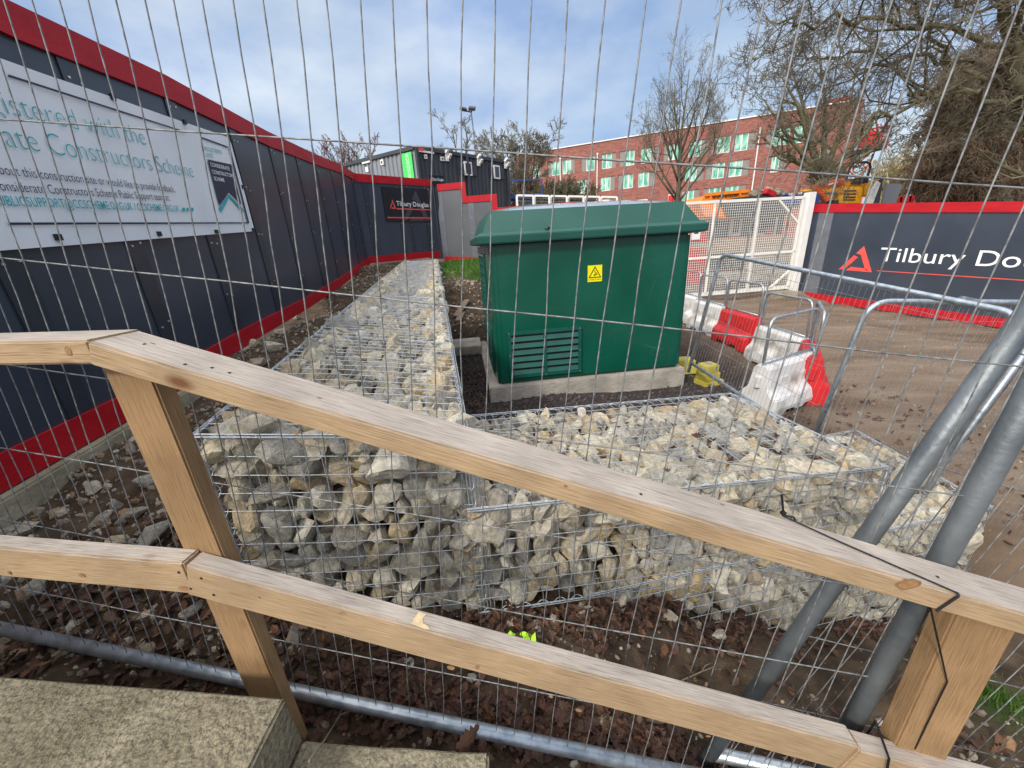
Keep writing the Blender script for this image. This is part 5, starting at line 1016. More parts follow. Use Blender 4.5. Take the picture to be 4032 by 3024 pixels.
WN = {0: [(250, 335, 335, 365), (475, 560, 430, 475), (590, 685, 685, 725), (850, 945, 795, 850), (1020, 1125, 1125, 1175), (1270, 1375, 1210, 1270), (1440, 1555, 1555, 1620), (1745, 1860, 1690, 1745), (1960, 2090, 2090, 2170)],
      1: [(640, 720, 590, 640), (750, 850, 850, 895), (1010, 1115, 1115, 1165), (1260, 1365, 1200, 1260), (1420, 1535, 1535, 1590), (1935, 2055, 2055, 2130)],
      2: [(640, 722, 590, 640), (750, 840, 840, 890), (1010, 1112, 1112, 1160), (1910, 2037, 2037, 2095)]}
W3 = {0: [(302, 380, 265, 302), (410, 490, 490, 540), (640, 745, 600, 640), (770, 860, 860, 900)], 1: [(280, 355, 240, 280), (385, 465, 465, 510), (645, 695, 695, 740), (940, 985, 985, 1010)], 2: [(265, 340, 230, 265), (370, 450, 450, 500)]}
wins = []
for r in range(3):
    zm = sum(zr_[r]) / 2
    for src, fn, y in ((WN, bq2, 500), (W3, br3, 950)):
        for a, c, p, q in src.get(r, []):
            def S(x):
                # s on the facade at the row's own height
                yy = y
                for _ in range(6):
                    s, z = bf.px(*fn(x, yy)); yy -= (zm - z) * (9.5 if fn is bq2 else 5.4) * .9
                return bf.px(*fn(x, yy))[0]
            s0, s1, p0, p1 = S(a), S(c), S(p), S(q); wins.append((min(s0, p0), max(s1, p1), r, s0, s1, p0, p1))
bl = thing('brick_building', 'long red brick building with green filmed windows, partly built, across the site', 'building', (BA.x, BA.y, .6))
ss = sorted({0., Lb} | {q for w_ in wins for q in w_[:2]}); zs = sorted({0.3, ztop_b} | {q for r in zr_ for q in r}); b = MB(); uvs = []
for s0, s1 in zip(ss, ss[1:]):
    if s1 - s0 < 1e-3: continue
    for z0, z1 in zip(zs, zs[1:]):
        ok = True
        for w_ in wins:
            if s0 >= w_[0] - 1e-4 and s1 <= w_[1] + 1e-4 and z0 >= zr_[w_[2]][0] - 1e-4 and z1 <= zr_[w_[2]][1] + 1e-4: ok = False
        if ok: b.quad(bf.pt(s0, z0), bf.pt(s1, z0), bf.pt(s1, z1), bf.pt(s0, z1)); uvs += [(s0, z0), (s1, z0), (s1, z1), (s0, z1)]
for w_ in wins:                                    # reveals
    z0, z1 = zr_[w_[2]]; a, c = w_[:2]; dp = -.22
    for P, Q in (((a, z0), (a, z1)), ((c, z1), (c, z0)), ((a, z1), (c, z1)), ((c, z0), (a, z0))): b.quad(bf.pt(*P), bf.pt(*Q), bf.pt(*Q, dp), bf.pt(*P, dp)); uvs += [P, Q, Q, P]
dpt = 14
for (sa, la), (sb_, lb_) in (((0, 0), (0, -dpt)), ((Lb, -dpt), (Lb, 0))): b.quad(bf.pt(sa, .3, la), bf.pt(sb_, .3, lb_), bf.pt(sb_, ztop_b, lb_), bf.pt(sa, ztop_b, la)); uvs += [(la, .3), (lb_, .3), (lb_, ztop_b), (la, ztop_b)]
wl = b.build('wall', M['brick'], bl); uv = wl.data.uv_layers.new(name='UVMap')
for i, p in enumerate(wl.data.polygons):
    for li in p.loop_indices:
        co_ = wl.data.vertices[wl.data.loops[li].vertex_index].co + root_loc(bl); q = Vector((co_.x, co_.y, 0)) - bf.o; uv.data[li].uv = (q.dot(bf.t) + q.dot(bf.n), co_.z)
b = MB(); b.hexa([bf.pt(s, z, l) for z in (ztop_b, ztop_b + .12) for s, l in ((-.05, .12), (Lb + .05, .12), (Lb + .05, -.3), (-.05, -.3))]); b.hexa([bf.pt(s, z, l) for z in (ztop_b - .6, ztop_b - .5) for s, l in ((.05, -.3), (Lb - .05, -.3), (Lb - .05, -dpt), (.05, -dpt))]); b.build('roof_coping', M['white'], bl)
for s0, s1, r, g0, g1, p0, p1 in wins:
    z0, z1 = zr_[r]; b = MB(); f = .07
    def pl(mb_, a, c, e, g, l0, l1): mb_.hexa([bf.pt(s, z, l) for z in (e, g) for s, l in ((a, l1), (c, l1), (c, l0), (a, l0))])
    md = (g0 + g1) / 2
    for a, c in ((g0, g0 + f), (g1 - f, g1), (md - f * .8, md + f * .8)): pl(b, a, c, z0, z1, -.20, -.12)
    pl(b, g0, g1, z0, z0 + f, -.2, -.119); pl(b, g0, g1, z1 - f, z1, -.2, -.121); wn = b.build('window', M['white'], bl)
    b = MB(); pl(b, g0 + f, md - f * .8, z0 + f, z1 - f, -.2, -.165); pl(b, md + f * .8, g1 - f, z0 + f, z1 - f, -.2, -.165); b.build('pane', M['film'], wn)
    b = MB(); pl(b, p0 + .01, p1 - .01, z0, z1, -.2, -.10); b.build('infill_panel', M['wpanel'], wn)
for fn, x, y0, y1 in ((bq2, 570, 400, 890), (bq2, 976, 350, 850), (br3, 572, 800, 1180)):
    s, z1 = bf.px(*fn(x, y0)); _, z0 = bf.px(*fn(x - 3, y1)); b = MB(); b.tube([bf.pt(s, z0, .08), bf.pt(s, z1, .08)], .075, 6); b.box(bf.pt(s, z1, .08), (.2, .2, .25)); b.build('downpipe', M['white'], bl)
s0, z0 = bf.px(*bq2(1740, 890)); s1, z1 = bf.px(*bq2(1815, 785)); b = MB(); b.hexa([bf.pt(s, z, l) for z in (.3, z1) for s, l in ((s0, .03), (s1, .03), (s1, .005), (s0, .005))]); b.build('doorway', M['white'], bl)
b = MB(); b.hexa([bf.pt(s, z, l) for z in (.3, z1 - .1) for s, l in ((s0 + .15, .034), (s1 - .15, .034), (s1 - .15, .03), (s0 + .15, .03))]); b.build('door_opening', M['black'], bl)
b = MB(); b.tube([bf.pt((s0 + s1) / 2, .3, .3), bf.pt((s0 + s1) / 2, z1 - .15, .3)], .32, 10); b.build('red_chute', M['wred'], bl)
for x0, y0, x1, y1 in ((1410, 840, 1520, 890), (1020, 842, 1108, 905)):
    s0, z0 = bf.px(*bq2(x0, y1)); s1, z1 = bf.px(*bq2(x1, y0)); b = MB(); b.hexa([bf.pt(s, z, l) for z in (z0, z1) for s, l in ((s0, .06), (s1, .06), (s1, .005), (s0, .005))]); q = b.build('window', M['white'], bl); b = MB(); b.hexa([bf.pt(s, z, l) for z in (z0 + .15, z1 - .15) for s, l in ((s0 + .12, .066), (s1 - .12, .066), (s1 - .12, .06), (s0 + .12, .06))]); b.build('pane', M['film2'], q)
# ---------------------------------------------------------------- bare trees
def tree(name, label, cat, base, limbs, lv, bark, twig, seed, sides=(9, 6, 4, 3, 3), group=None, droop=0., up=.25, wig=.22, minr=.012, shrink=(.55, .62), angle=(.45, .95), start=.25, fine=5):
    """limbs: list of (polyline points relative to base, radius start, radius end); lv: list of (children, length factor) per level"""
    rg = np.random.default_rng(seed); base = Vector(base); t = thing(name, label, cat, base, group=group); tr = MB(); cr = MB(); tips = []
    def grow(pts, rads, level):
        ln = sum((b_ - a_).length for a_, b_ in zip(pts, pts[1:]))
        if level >= len(lv):
            tips.append((pts, rads)); return
        nchild, lf = lv[level]
        for k in range(nchild):
            q = start + (1 - start) * ((k + rg.uniform(0, 1)) / nchild) if level else max(.3, start) + (1 - max(.3, start)) * ((k + rg.uniform(0, 1)) / nchild)
            x = q * (len(pts) - 1); i = min(int(x), len(pts) - 2); p = pts[i].lerp(pts[i + 1], x - i); d = (pts[i + 1] - pts[i]).normalized(); r = rads[i] + (rads[i + 1] - rads[i]) * (x - i)
            ax = d.orthogonal(); ax.rotate(Matrix.Rotation(rg.uniform(0, 6.28), 3, d)); a = rg.uniform(*angle); dd = (d * math.cos(a) + ax * math.sin(a)).normalized()
            l = ln * lf * rg.uniform(.65, 1.25) * (1.15 - .55 * q); ns = 4 if level < 2 else 3; pp = [p]; r0 = max(minr, r * rg.uniform(*shrink)); rr = [r0]; c = dd
            for s_ in range(ns):
                c = (c + Vector(rg.normal(0, wig, 3)) + Vector((0, 0, up if not droop else -droop * (s_ + 1) * .35))).normalized(); pp.append(pp[-1] + c * (l / ns)); rr.append(max(minr * .6, r0 * (1 - .8 * (s_ + 1) / ns)))
            (tr if level < 1 else cr).tube(pp, rr, sides[min(level + 1, 4)], cap=False); grow(pp, rr, level + 1)
    for P, r0, r1 in limbs:
        P = [base + Vector(p) for p in P]; n = len(P); rr = [r0 + (r1 - r0) * i / (n - 1) for i in range(n)]; tr.tube(P, rr, sides[0]); grow(P, rr, 0)
    if fine and tips:
        n = fine; seg = np.array([[[*p_[min(i, len(p_) - 1)]] for i in range(4)] for p_, _ in tips]); m = len(seg)
        S_ = np.repeat(seg, n, 0); q = rg.uniform(.1, 1, m * n) * 2.999; i = q.astype(int); fr = (q - i)[:, None]; ar = np.arange(m * n)
        P0 = S_[ar, i] * (1 - fr) + S_[ar, i + 1] * fr; D = S_[ar, i + 1] - S_[ar, i]; ln = np.linalg.norm(S_[:, 3] - S_[:, 0], axis=1)[:, None] * rg.uniform(.35, .9, (m * n, 1)); D /= np.linalg.norm(D, axis=1)[:, None] + 1e-9
        D = D + rg.normal(0, .55, D.shape) + np.array((0, 0, up * .6 if not droop else -droop * .8)); D /= np.linalg.norm(D, axis=1)[:, None]; D2 = D + rg.normal(0, .3, D.shape) + np.array((0, 0, up * .5 if not droop else -droop))
        D2 /= np.linalg.norm(D2, axis=1)[:, None]; P1 = P0 + D * ln * .5; P2 = P1 + D2 * ln * .5
        U = np.cross(D, rg.normal(size=D.shape)); U /= np.linalg.norm(U, axis=1)[:, None] + 1e-9; Wv = np.cross(D, U); r0 = minr * .62; V = []
        for P, rr in ((P0, r0), (P1, r0 * .75), (P2, r0 * .35)):
            for a in range(3): V.append(P + (U * math.cos(a * 2.094) + Wv * math.sin(a * 2.094)) * rr)
        V = np.stack(V, 1).reshape(-1, 3); F = np.array([(k * 3 + a, k * 3 + (a + 1) % 3, k * 3 + 3 + (a + 1) % 3, k * 3 + 3 + a) for k in range(2) for a in range(3)])
        F = (F[None] + (np.arange(m * n) * 9)[:, None, None]).reshape(-1, 4); o = len(V)
        cv = np.array(cr.v, 'f').reshape(-1, 3); cf = [f for f in cr.f if len(f) == 4]
        mesh_np('crown', np.concatenate((V, cv)), np.concatenate((F, np.array(cf, 'i') + o)), M[twig], t)
    else: cr.build('crown', M[twig], t, smooth=True)
    tr.build('trunk', M[bark], t, smooth=True); return t
def pole(px, py, Y, zb=None):
    p = at(px, py, Y); p.z = gz(p.x, p.y) if zb is None else zb; return p
# thin airy tree behind the cabin
B_ = pole(988, 320, 38); H = at(988, 226, 38).z - B_.z
tree('bare_tree', 'thin airy bare tree behind the cabin, below the floodlights', 'tree', B_, [([(0, 0, 0), (.1, 0, H * .35), (0, 0, H * .6), (-.3, .1, H * .86)], .22, .03), ([(0, 0, H * .45), (.5, 0, H * .62), (.9, .1, H * .80), (.8, 0, H * .90)], .14, .03), ([(0, 0, H * .4), (-.8, .3, H * .58), (-1.3, .4, H * .72)], .12, .03), ([(0, 0, H * .4), (1.1, -.2, H * .58), (1.8, 0, H * .72)], .12, .03)], [(8, .26), (6, .5), (4, .5)], 'bark', 'twig', 11, minr=.016, up=.16)
# low spreading tree left of the brick building
B_ = pole(1122, 420, 32); H = at(1128, 291, 32).z - B_.z
tree('bare_tree', 'low spreading bare tree with a fan of stems left of the brick building', 'tree', B_, [([(0, 0, 0), (x * .25, y * .2, H * .35), (x * .7, y * .6, H * .66), (x, y, H * .93)], .15, .03) for x, y in ((-1.7, 0), (-1.1, .8), (-.5, -.5), (.2, .6), (.9, -.4), (1.4, .3), (1.9, 0))], [(10, .34), (8, .5), (5, .5)], 'bark_moss', 'twig', 12, minr=.018, up=.10, wig=.28)
# reddish shrub tops behind the left hoarding
for k, (px, py, w_) in enumerate(((735, 330, 1.0), (770, 322, 1.2))):
    B_ = pole(px, 400, 26 + k); H = at(px, py - 6, 26 + k).z - B_.z
    tree('bare_tree', ('reddish twiggy tree top showing over the navy hoarding, nearer its red cap', 'reddish twiggy tree top left of the grey cabin roof')[k], 'tree', B_, [([(0, 0, 0), (x * .3, 0, H * .55), (x, .2, H * .95)], .09, .025) for x in (-1.2, -.7, -.2, .3, .8, 1.3)], [(7, .30), (5, .5), (3, .5)], 'bark', 'twig_red', 13 + k, minr=.016)
# tall upright tree
B_ = pole(1463, 440, 36); H = (at(1460, 108, 36).z - B_.z) * .94
tree('bare_tree', 'tall upright bare tree with fine upswept twigs in front of the brick building', 'tree', B_, [([(0, 0, 0), (0, 0, H * .35), (-.15, 0, H * .62), (.1, 0, H * .97)], .27, .025)] + [([(0, 0, H * q), (x * .55, y * .5, H * (q + .13)), (x * 1.05, y, H * (q + .27)), (x * 1.25, y * 1.2, H * min(.97, q + .42))], .10, .02) for q, x, y in ((.30, -2.2, .3), (.33, 2.3, -.3), (.38, -1.7, -.5), (.40, 1.8, .5), (.46, -1.3, .4), (.47, 1.5, -.4), (.52, -.8, 0), (.55, 1.0, .2), (.28, -2.7, .2), (.27, 2.6, .1))], [(9, .42), (6, .52), (4, .55)], 'bark', 'twig', 15, minr=.0095, fine=4, up=.17, wig=.17, angle=(.4, .9))
# broad tree in front of the building's right end
B_ = pole(1778, 455, 22); z0 = at(1776, 385, 22).z - B_.z; H = at(1760, 95, 22).z - B_.z
def pr(px, py, Y=22): return tuple(at(px, py, Y) - B_)
tree('bare_tree', 'broad mossy bare tree dividing low, in front of the right end of the brick building', 'tree', B_, [([(0, 0, -.5), (0, 0, z0 * .6), pr(1776, 385)], .38, .32)] + [([pr(1776, 388), pr(a, b_), pr(c, d), pr(e, g)], .17, .03) for a, b_, c, d, e, g in ((1745, 345, 1705, 300, 1650, 215), (1760, 330, 1742, 250, 1705, 130), (1780, 320, 1782, 220, 1770, 110), (1800, 325, 1830, 250, 1850, 150), (1815, 345, 1870, 290, 1915, 205), (1740, 360, 1690, 335, 1640, 290), (1825, 360, 1885, 325, 1925, 290), (1752, 320, 1725, 230, 1690, 170))], [(10, .36), (7, .5), (5, .52)], 'bark_moss', 'twig', 16, minr=.0085, fine=4, up=.12, wig=.26)
# near tree overhanging from the right
Yn = 11.5; B_ = pole(2300, 560, Yn, ZC - 2.2)
def pn(px, py, Y=Yn): return tuple(at(px, py, Y) - B_)
LIMB = [([(0, 0, 0), pn(2275, 350), pn(2235, 210)], .27, .20), ([pn(2215, 215), pn(2190, 90, 11.3), pn(2150, -60, 11), pn(2080, -260, 10.6)], .24, .09), ([pn(2225, 260), pn(2120, 185, 11.2), pn(2000, 205, 10.8), pn(1900, 240, 10.5), pn(1845, 300, 10.3)], .15, .03), ([pn(2190, 100, 11.3), pn(2060, 60, 11), pn(1900, 45, 10.7), pn(1760, 60, 10.4), pn(1660, 45, 10.2)], .13, .025), ([pn(2170, 10, 11.1), pn(2040, -30, 10.8), pn(1880, -60, 10.5), pn(1740, -30, 10.3), pn(1680, 20, 10.2)], .13, .025), ([pn(2215, 230), pn(2090, 130, 12), pn(1950, 130, 12.2), pn(1830, 110, 12.4), pn(1740, 130, 12.6)], .13, .025), ([pn(2225, 280), pn(2150, 250, 12), pn(2060, 275, 12.3), pn(1985, 250, 12.6)], .11, .025), ([pn(2120, 185, 11.2), pn(2040, 110, 11), pn(1980, 20, 10.8), pn(1930, -60, 10.6)], .10, .03), ([pn(2200, 140, 11.3), pn(2230, 20, 11.0), pn(2260, -100, 10.8)], .14, .04)]
def knobbly(L_, sd, k=5, amp=.10):
    out = []; g = np.random.default_rng(sd)
    for P, r0, r1 in L_:
        P = [Vector(p) for p in P]; Q = []
        for a_, b_ in zip(P, P[1:]):
            for i in range(k): Q.append(a_.lerp(b_, i / k) + Vector(g.normal(0, amp * (1 if (Q and i) else .3), 3)) * (1 if r0 < .2 else .5))
        out.append((Q + [P[-1]], r0 * .5 if r0 < .2 else r0 * .62, r1 * .7))
    return out
LIMB = knobbly(LIMB, 3)
tree('bare_tree', 'near mossy bare tree overhanging from the right edge with long gnarled limbs', 'tree', B_, LIMB, [(14, .36), (9, .48), (5, .5)], 'bark_moss', 'twig', 17, minr=.0075, up=.04, wig=.34, angle=(.5, 1.2), fine=5)
# brown drooping mass at the right
B_ = pole(2142, 470, 17.5); 
def pw(px, py, Y=17.5): return tuple(at(px + 22, py, Y) - B_)
tree('weeping_tree', 'dense brown tree with drooping twigs filling the right edge above the hoarding', 'tree', B_, [([(0, 0, -.5), pw(2122, 330), pw(2125, 210)], .4, .18)] + [([pw(2122, y0), pw(x1, y1, 17.5 + k), pw(x2, y2, 17.5 + k * 1.6)], .10, .03) for y0, x1, y1, x2, y2, k in ((300, 2060, 230, 1990, 290, 0), (280, 2080, 190, 2020, 230, 1), (250, 2090, 160, 2045, 170, -1), (240, 2150, 150, 2190, 170, 0), (270, 2180, 200, 2240, 240, 1), (300, 2190, 250, 2260, 310, -1), (320, 2060, 290, 1975, 350, 1), (330, 2050, 320, 1960, 400, -1), (340, 2180, 300, 2250, 380, 0), (260, 2110, 180, 2080, 130, 2), (230, 2130, 150, 2150, 120, -2), (310, 2090, 270, 2030, 330, -1.5), (300, 2150, 260, 2200, 330, -1.5), (330, 2105, 300, 2075, 390, -2), (330, 2140, 310, 2160, 395, -2))], [(19, .40), (12, .52), (6, .5)], 'bark', 'twig_brown', 18, minr=.013, droop=.34, wig=.16, start=.12, fine=3)
for k, (px, py, Y, wd) in enumerate(((1935, 350, 48, 2.2), (1905, 362, 55, 2))):
    B_ = pole(px, 440, Y); H = at(px, py, Y).z - B_.z
    tree('bare_tree', ('pale yellowish distant tree seen between the red lift and the brown tree', 'paler distant tree just behind the red lift')[k], 'tree', B_, [([(0, 0, 0), (x * .4, 0, H * .5), (x, 0, H * .95)], .16, .05) for x in (-wd, -wd * .5, 0, wd * .5, wd)], [(9, .4), (7, .5), (4, .5)], 'twig_yel', 'twig_yel', 30 + k, minr=.03)
for k, (px, py, Y, wd) in enumerate(((2010, 400, 30, 3.0), (2090, 395, 31, 3.2), (2180, 392, 30, 3.4))):
    B_ = pole(px, 450, Y); H = at(px, py, Y).z - B_.z
    tree('bare_shrub', ('low brown shrub under the drooping tree, leftmost of the row above the right hoarding', 'low brown shrub in the middle of the row above the right hoarding', 'low brown shrub at the right edge above the right hoarding')[k], 'shrub', B_, [([(0, 0, 0), (x * .4, 0, H * .5), (x, 0, H * .95)], .08, .03) for x in np.linspace(-wd, wd, 9)], [(9, .4), (7, .5), (4, .5)], 'bark', 'twig_brown', 40 + k, minr=.02)
for k, (px, py, Y, wd) in enumerate(((1180, 420, 30, 1.6), (1205, 408, 31, 1.5), (1248, 412, 40, 1.5))):
    B_ = pole(px, 470, Y); H = at(px, py, Y).z - B_.z
    tree('bare_shrub', ('greenish bush beside the fan-shaped tree, above the blue lift', 'taller greenish bush against the left end of the brick wall', 'olive bush in front of the brick wall, right of the blue lift')[k], 'shrub', B_, [([(0, 0, 0), (x * .4, 0, H * .5), (x, 0, H * .95)], .05, .02) for x in np.linspace(-wd, wd, 9)], [(9, .35), (7, .5), (5, .5)], 'bark_moss', 'bark_moss', 50 + k, minr=.02)
# ---------------------------------------------------------------- plant, skips and odds behind the hoardings
rz3 = lambda x, y: ((2600 + x / 3.16) / K, (650 + y / 3.16) / K); r4 = lambda x, y: ((3100 + x / 2.37) / K, (450 + y / 2.37) / K)
def profile(name, label, cat, pts, fn, Y, depth, m, parts=(), group=None, slope=0):
    """outline standing across the view, extruded back to its real depth"""
    P = [at(*fn(*p), Y) for p in pts]; root = thing(name, label, cat, P[0], group=group); b = MB(); b.prism(P, (0, depth, 0)); b.build('body', M[m], root, bevel=.02); return root, P
sk, _ = profile('skip', 'orange skip with a black phone number along its side', 'skip', [(490, 470), (560, 380), (1090, 330), (1125, 420), (1000, 655), (560, 650), (520, 560)], rz3, 13.6, 1.7, 'orange')
b = MB(); P = [at(*rz3(*p), 13.58) for p in ((555, 372), (1095, 322))]; b.bar(P[0], P[1], .09, .09); b.bar(at(*rz3(625, 378), 13.57), at(*rz3(625, 460), 13.57), .06, .05, up=(0, 1, 0)); b.bar(at(*rz3(985, 340), 13.57), at(*rz3(1000, 420), 13.57), .06, .05, up=(0, 1, 0)); b.build('rim', M['orange'], sk)
b = MB(); p0 = at(*rz3(650, 418), 13.585); p1 = at(*rz3(958, 388), 13.585); dr_ = (p1 - p0); wtx = dr_.length; dr_.normalize()
V, Fc = text_geo('01296 615320', .02); kx = wtx / (V[:, 0].max() - V[:, 0].min()); b.add([p0 + dr_ * ((x - V[:, 0].min()) * kx) + Vector((0, -.01, y * kx * 1.05)) for x, y in V], Fc); b.build('lettering', M['black'], sk)
ds, _ = profile('skip', 'dark grey skip heaped with rubble beside the orange one', 'skip', [(815, 470), (830, 425), (1100, 385), (1640, 368), (1640, 480), (1560, 640), (900, 640)], rz3, 13.2, 1.7, 'cabdark')
b = MB(); rg = np.random.default_rng(3)
for k in range(90):
    x = rg.uniform(1130, 1560); p = at(*rz3(x, 385 - rg.uniform(0, 1) * 70 * math.sin((x - 1100) / 480 * 3.1)), 13.3 + rg.uniform(0, 1.4)); V, Fc = LOW[rg.integers(10)]; b.add(V @ (np.array(rnd_rot(rg).to_matrix()) * rg.uniform(.06, .16)).T + np.array(p), Fc)
b.build('rubble', M['pebble'], ds)
b = MB(); b.box(at(*rz3(1315, 350), 13.4), (.38, .5, .16), Euler((.1, .35, .2)).to_matrix()); tag(b.build('plastic_crate', M['wred'], bevel=.02), 'red plastic piece lying on the rubble in the dark skip', 'crate')
bt_, _ = profile('storage_tank', 'dark blue tank with rounded end behind the white gate post', 'tank', [(1600, 490), (1600, 360), (1640, 350), (1940, 340), (1985, 365), (1995, 420), (1980, 480)], rz3, 13.0, 1.1, 'blue')
b = MB(); 
for x, y in ((1625, 362), (1740, 350), (1640, 385)): b.box(at(*rz3(x, y), 12.97), (.12, .03, .06))
b.build('white_label', M['white'], bt_)
b = MB(); V, Fc = LOW[2]; b.add(V * .13 * np.array((1.4, 1, .8)) + np.array(at(*rz3(1820, 330), 13.4)), Fc); tag(b.build('sack', M['myellow'], smooth=True), 'small yellow sack on top of the blue tank', 'sack')
# excavator
ex = thing('excavator', 'yellow mini excavator with black roll bar and orange digging arm behind the right hoarding', 'excavator', pole(1835, 470, 13.6)); Ye = 13.4
b = MB(); b.prism([at(*r4(*p), Ye) for p in ((465, 835), (515, 672), (712, 672), (690, 840))], (0, .9, 0)); b.prism([at(*r4(*p), Ye + .3) for p in ((705, 690), (725, 628), (800, 630), (790, 690), (745, 770), (700, 760))], (0, .9, 0)); b.prism([at(*r4(*p), Ye + .2) for p in ((480, 672), (490, 640), (580, 612), (700, 640), (705, 672))], (0, .9, 0)); b.build('body', M['myellow'], ex, bevel=.035)
b = MB()
for y in (715, 745, 775, 800): b.bar(at(*r4(535 - (y - 700) * .12, y), Ye - .012), at(*r4(645 - (y - 700) * .12, y - 2), Ye - .012), .02, .035)
b.box(at(*r4(640, 628), Ye + .25), (.38, .5, .16)); b.build('grille', M['black'], ex)
b = MB(); b.tube([at(*r4(*p), Ye + .3) for p in ((540, 650), (560, 570), (590, 490), (615, 458), (650, 447), (740, 447), (768, 460), (775, 500), (755, 560), (738, 640))], .035, 8); b.build('roll_bar', M['black'], ex, smooth=True)
b = MB(); b.prism([at(*r4(*p), Ye + .1) for p in ((300, 655), (470, 605), (545, 610), (545, 650), (480, 655), (330, 690))], (0, .2, 0)); b.build('boom', M['orange2'], ex, bevel=.02)
b = MB(); b.prism([at(*r4(*p), Ye + .05) for p in ((262, 690), (275, 652), (320, 655), (335, 700), (365, 740), (405, 795), (365, 822), (330, 770), (285, 735))], (0, .22, 0)); b.build('arm', M['orange2'], ex, bevel=.02)
b = MB(); b.bar(at(*r4(355, 738), Ye + .15), at(*r4(500, 738), Ye + .15), .05, .06); b.bar(at(*r4(300, 652), Ye), at(*r4(385, 630), Ye), .05, .05); b.build('hydraulic_ram', M['galv_dull'], ex)
b = MB(); b.prism([at(*r4(*p), Ye) for p in ((400, 830), (420, 800), (480, 800), (480, 840))], (0, .9, 0)); b.build('track', M['black'], ex)
b = MB(); p0 = at(*r4(382, 665), Ye + .09); p1 = at(*r4(465, 640), Ye + .09); b.prism([p0, p1, p1 + Vector((0, 0, .05)), p0 + Vector((0, 0, .05))], (0, -.006, 0)); b.build('white_label', M['white'], ex)
b = MB(); b.prism([at(*r4(*p), 13.0) for p in ((730, 840), (840, 620), (875, 640), (800, 840))], (0, .06, 0)); tag(b.build('leaning_board', M['wwhite'], bevel=.01), 'pale board leaning right of the yellow excavator', 'board')
b = MB(); b.prism([at(*r4(*p), 13.1) for p in ((800, 838), (875, 600), (905, 570), (890, 660), (862, 835))], (0, .06, 0)); tag(b.build('leaning_board', M['cabdark'], bevel=.01), 'dark board leaning behind the pale one right of the excavator', 'board')
b = MB(); b.prism([at(*r4(*p), 13.2) for p in ((880, 830), (930, 640), (1075, 655), (1060, 700), (1010, 830))], (0, .05, 0)); tag(b.build('mesh_sheet', M['cabgrey'], bevel=.01), 'grey rounded sheet standing upright behind the right hoarding', 'sheet')
b = MB()
for px in (1045, 1085, 1130, 1160): b.bar(at(*r4(px, 835), 14), at(*r4(px + 15, 765), 14), .07, .07)
b.bar(at(*r4(1045, 790), 14), at(*r4(1165, 770), 14), .07, .1); b.bar(at(*r4(1045, 815), 14), at(*r4(1165, 800), 14), .07, .1); tag(b.build('pedestrian_barrier', M['wred']), 'red pedestrian barrier just above the right hoarding cap', 'barrier')
# red scissor lift in front of the building's end
lf = thing('boom_lift', 'raised red work platform on a scissor mast at the right end of the brick building', 'lift', pole(1862, 450, 33)); Yl = 33
b = MB(); q = at(*r4(720, 345), Yl); wd = 2.1
b.box(q, (wd, 1.1, .35), Euler((0, -.12, 0)).to_matrix()); b.build('platform', M['black'], lf); b = MB()
for k in range(4):
    z = q.z + .3 + k * .32; b.bar((q.x - wd / 2 + .1, q.y - .5, z), (q.x + wd / 2 + .1, q.y - .5, z + .25), .07, .12 if k else .3)
for k in range(5): x = q.x - wd / 2 + .1 + wd * k / 4; b.bar((x, q.y - .5, q.z), (x + .05, q.y - .5, q.z + 1.5 + .06 * k), .07, .07)
b.box(q + Vector((.1, -.2, .7)), (1.0, .5, 1.0)); b.build('guard_rail', M['wred'], lf); b = MB()
for k in range(6):
    z1, z0 = q.z - .2 - k * 1.1, q.z - 1.3 - k * 1.1; b.bar((q.x - .8, q.y, z1), (q.x + .6, q.y, z0), .07, .07); b.bar((q.x + .6, q.y + .2, z1), (q.x - .8, q.y + .2, z0), .07, .07)
b.bar((q.x - .9, q.y, q.z - .2), (q.x - .9, q.y, q.z - 7), .09, .09); b.bar((q.x + .7, q.y, q.z - .2), (q.x + .5, q.y, q.z - 7), .09, .09); b.build('scissor_mast', M['orange2'], lf)
rl = thing('boom_lift', 'red boom tip peeping over the brick parapet behind the broad tree', 'lift', at(*br3(1060, 640), 52)); b = MB(); b.bar(at(*br3(1000, 640), 52), at(*br3(1125, 612), 52), .5, .45); b.bar(at(*br3(1060, 628), 52), at(*br3(1050, 760), 52), .3, .3, up=(0, 1, 0)); b.build('boom', M['wred'], rl)
# blue scissor lift on the left
bz = thing('scissor_lift', 'blue scissor lift standing behind the white panels left of the brick building', 'lift', pole(1197, 470, 26)); b = MB(); c = at(*bq2(185, 960), 26)
for k in range(2):
    z0, z1 = c.z - 1.0 + k * .85, c.z - .15 + k * .85; b.bar((c.x - .9, 26, z0), (c.x + .8, 26, z1), .12, .12); b.bar((c.x + .8, 26.2, z0), (c.x - .9, 26.2, z1), .12, .12)
b.build('scissor_mast', M['blue'], bz); b = MB(); b.box((c.x, 26.1, c.z + .75), (2.2, 1.1, .18)); b.build('platform', M['blue'], bz)
b = MB()
for x in (-1.05, 0, 1.05): b.bar((c.x + x, 25.6, c.z + .8), (c.x + x, 25.6, c.z + 1.6), .05, .05)
b.bar((c.x - 1.05, 25.6, c.z + 1.6), (c.x + 1.05, 25.6, c.z + 1.6), .05, .05); b.build('guard_rail', M['blue'], bz)
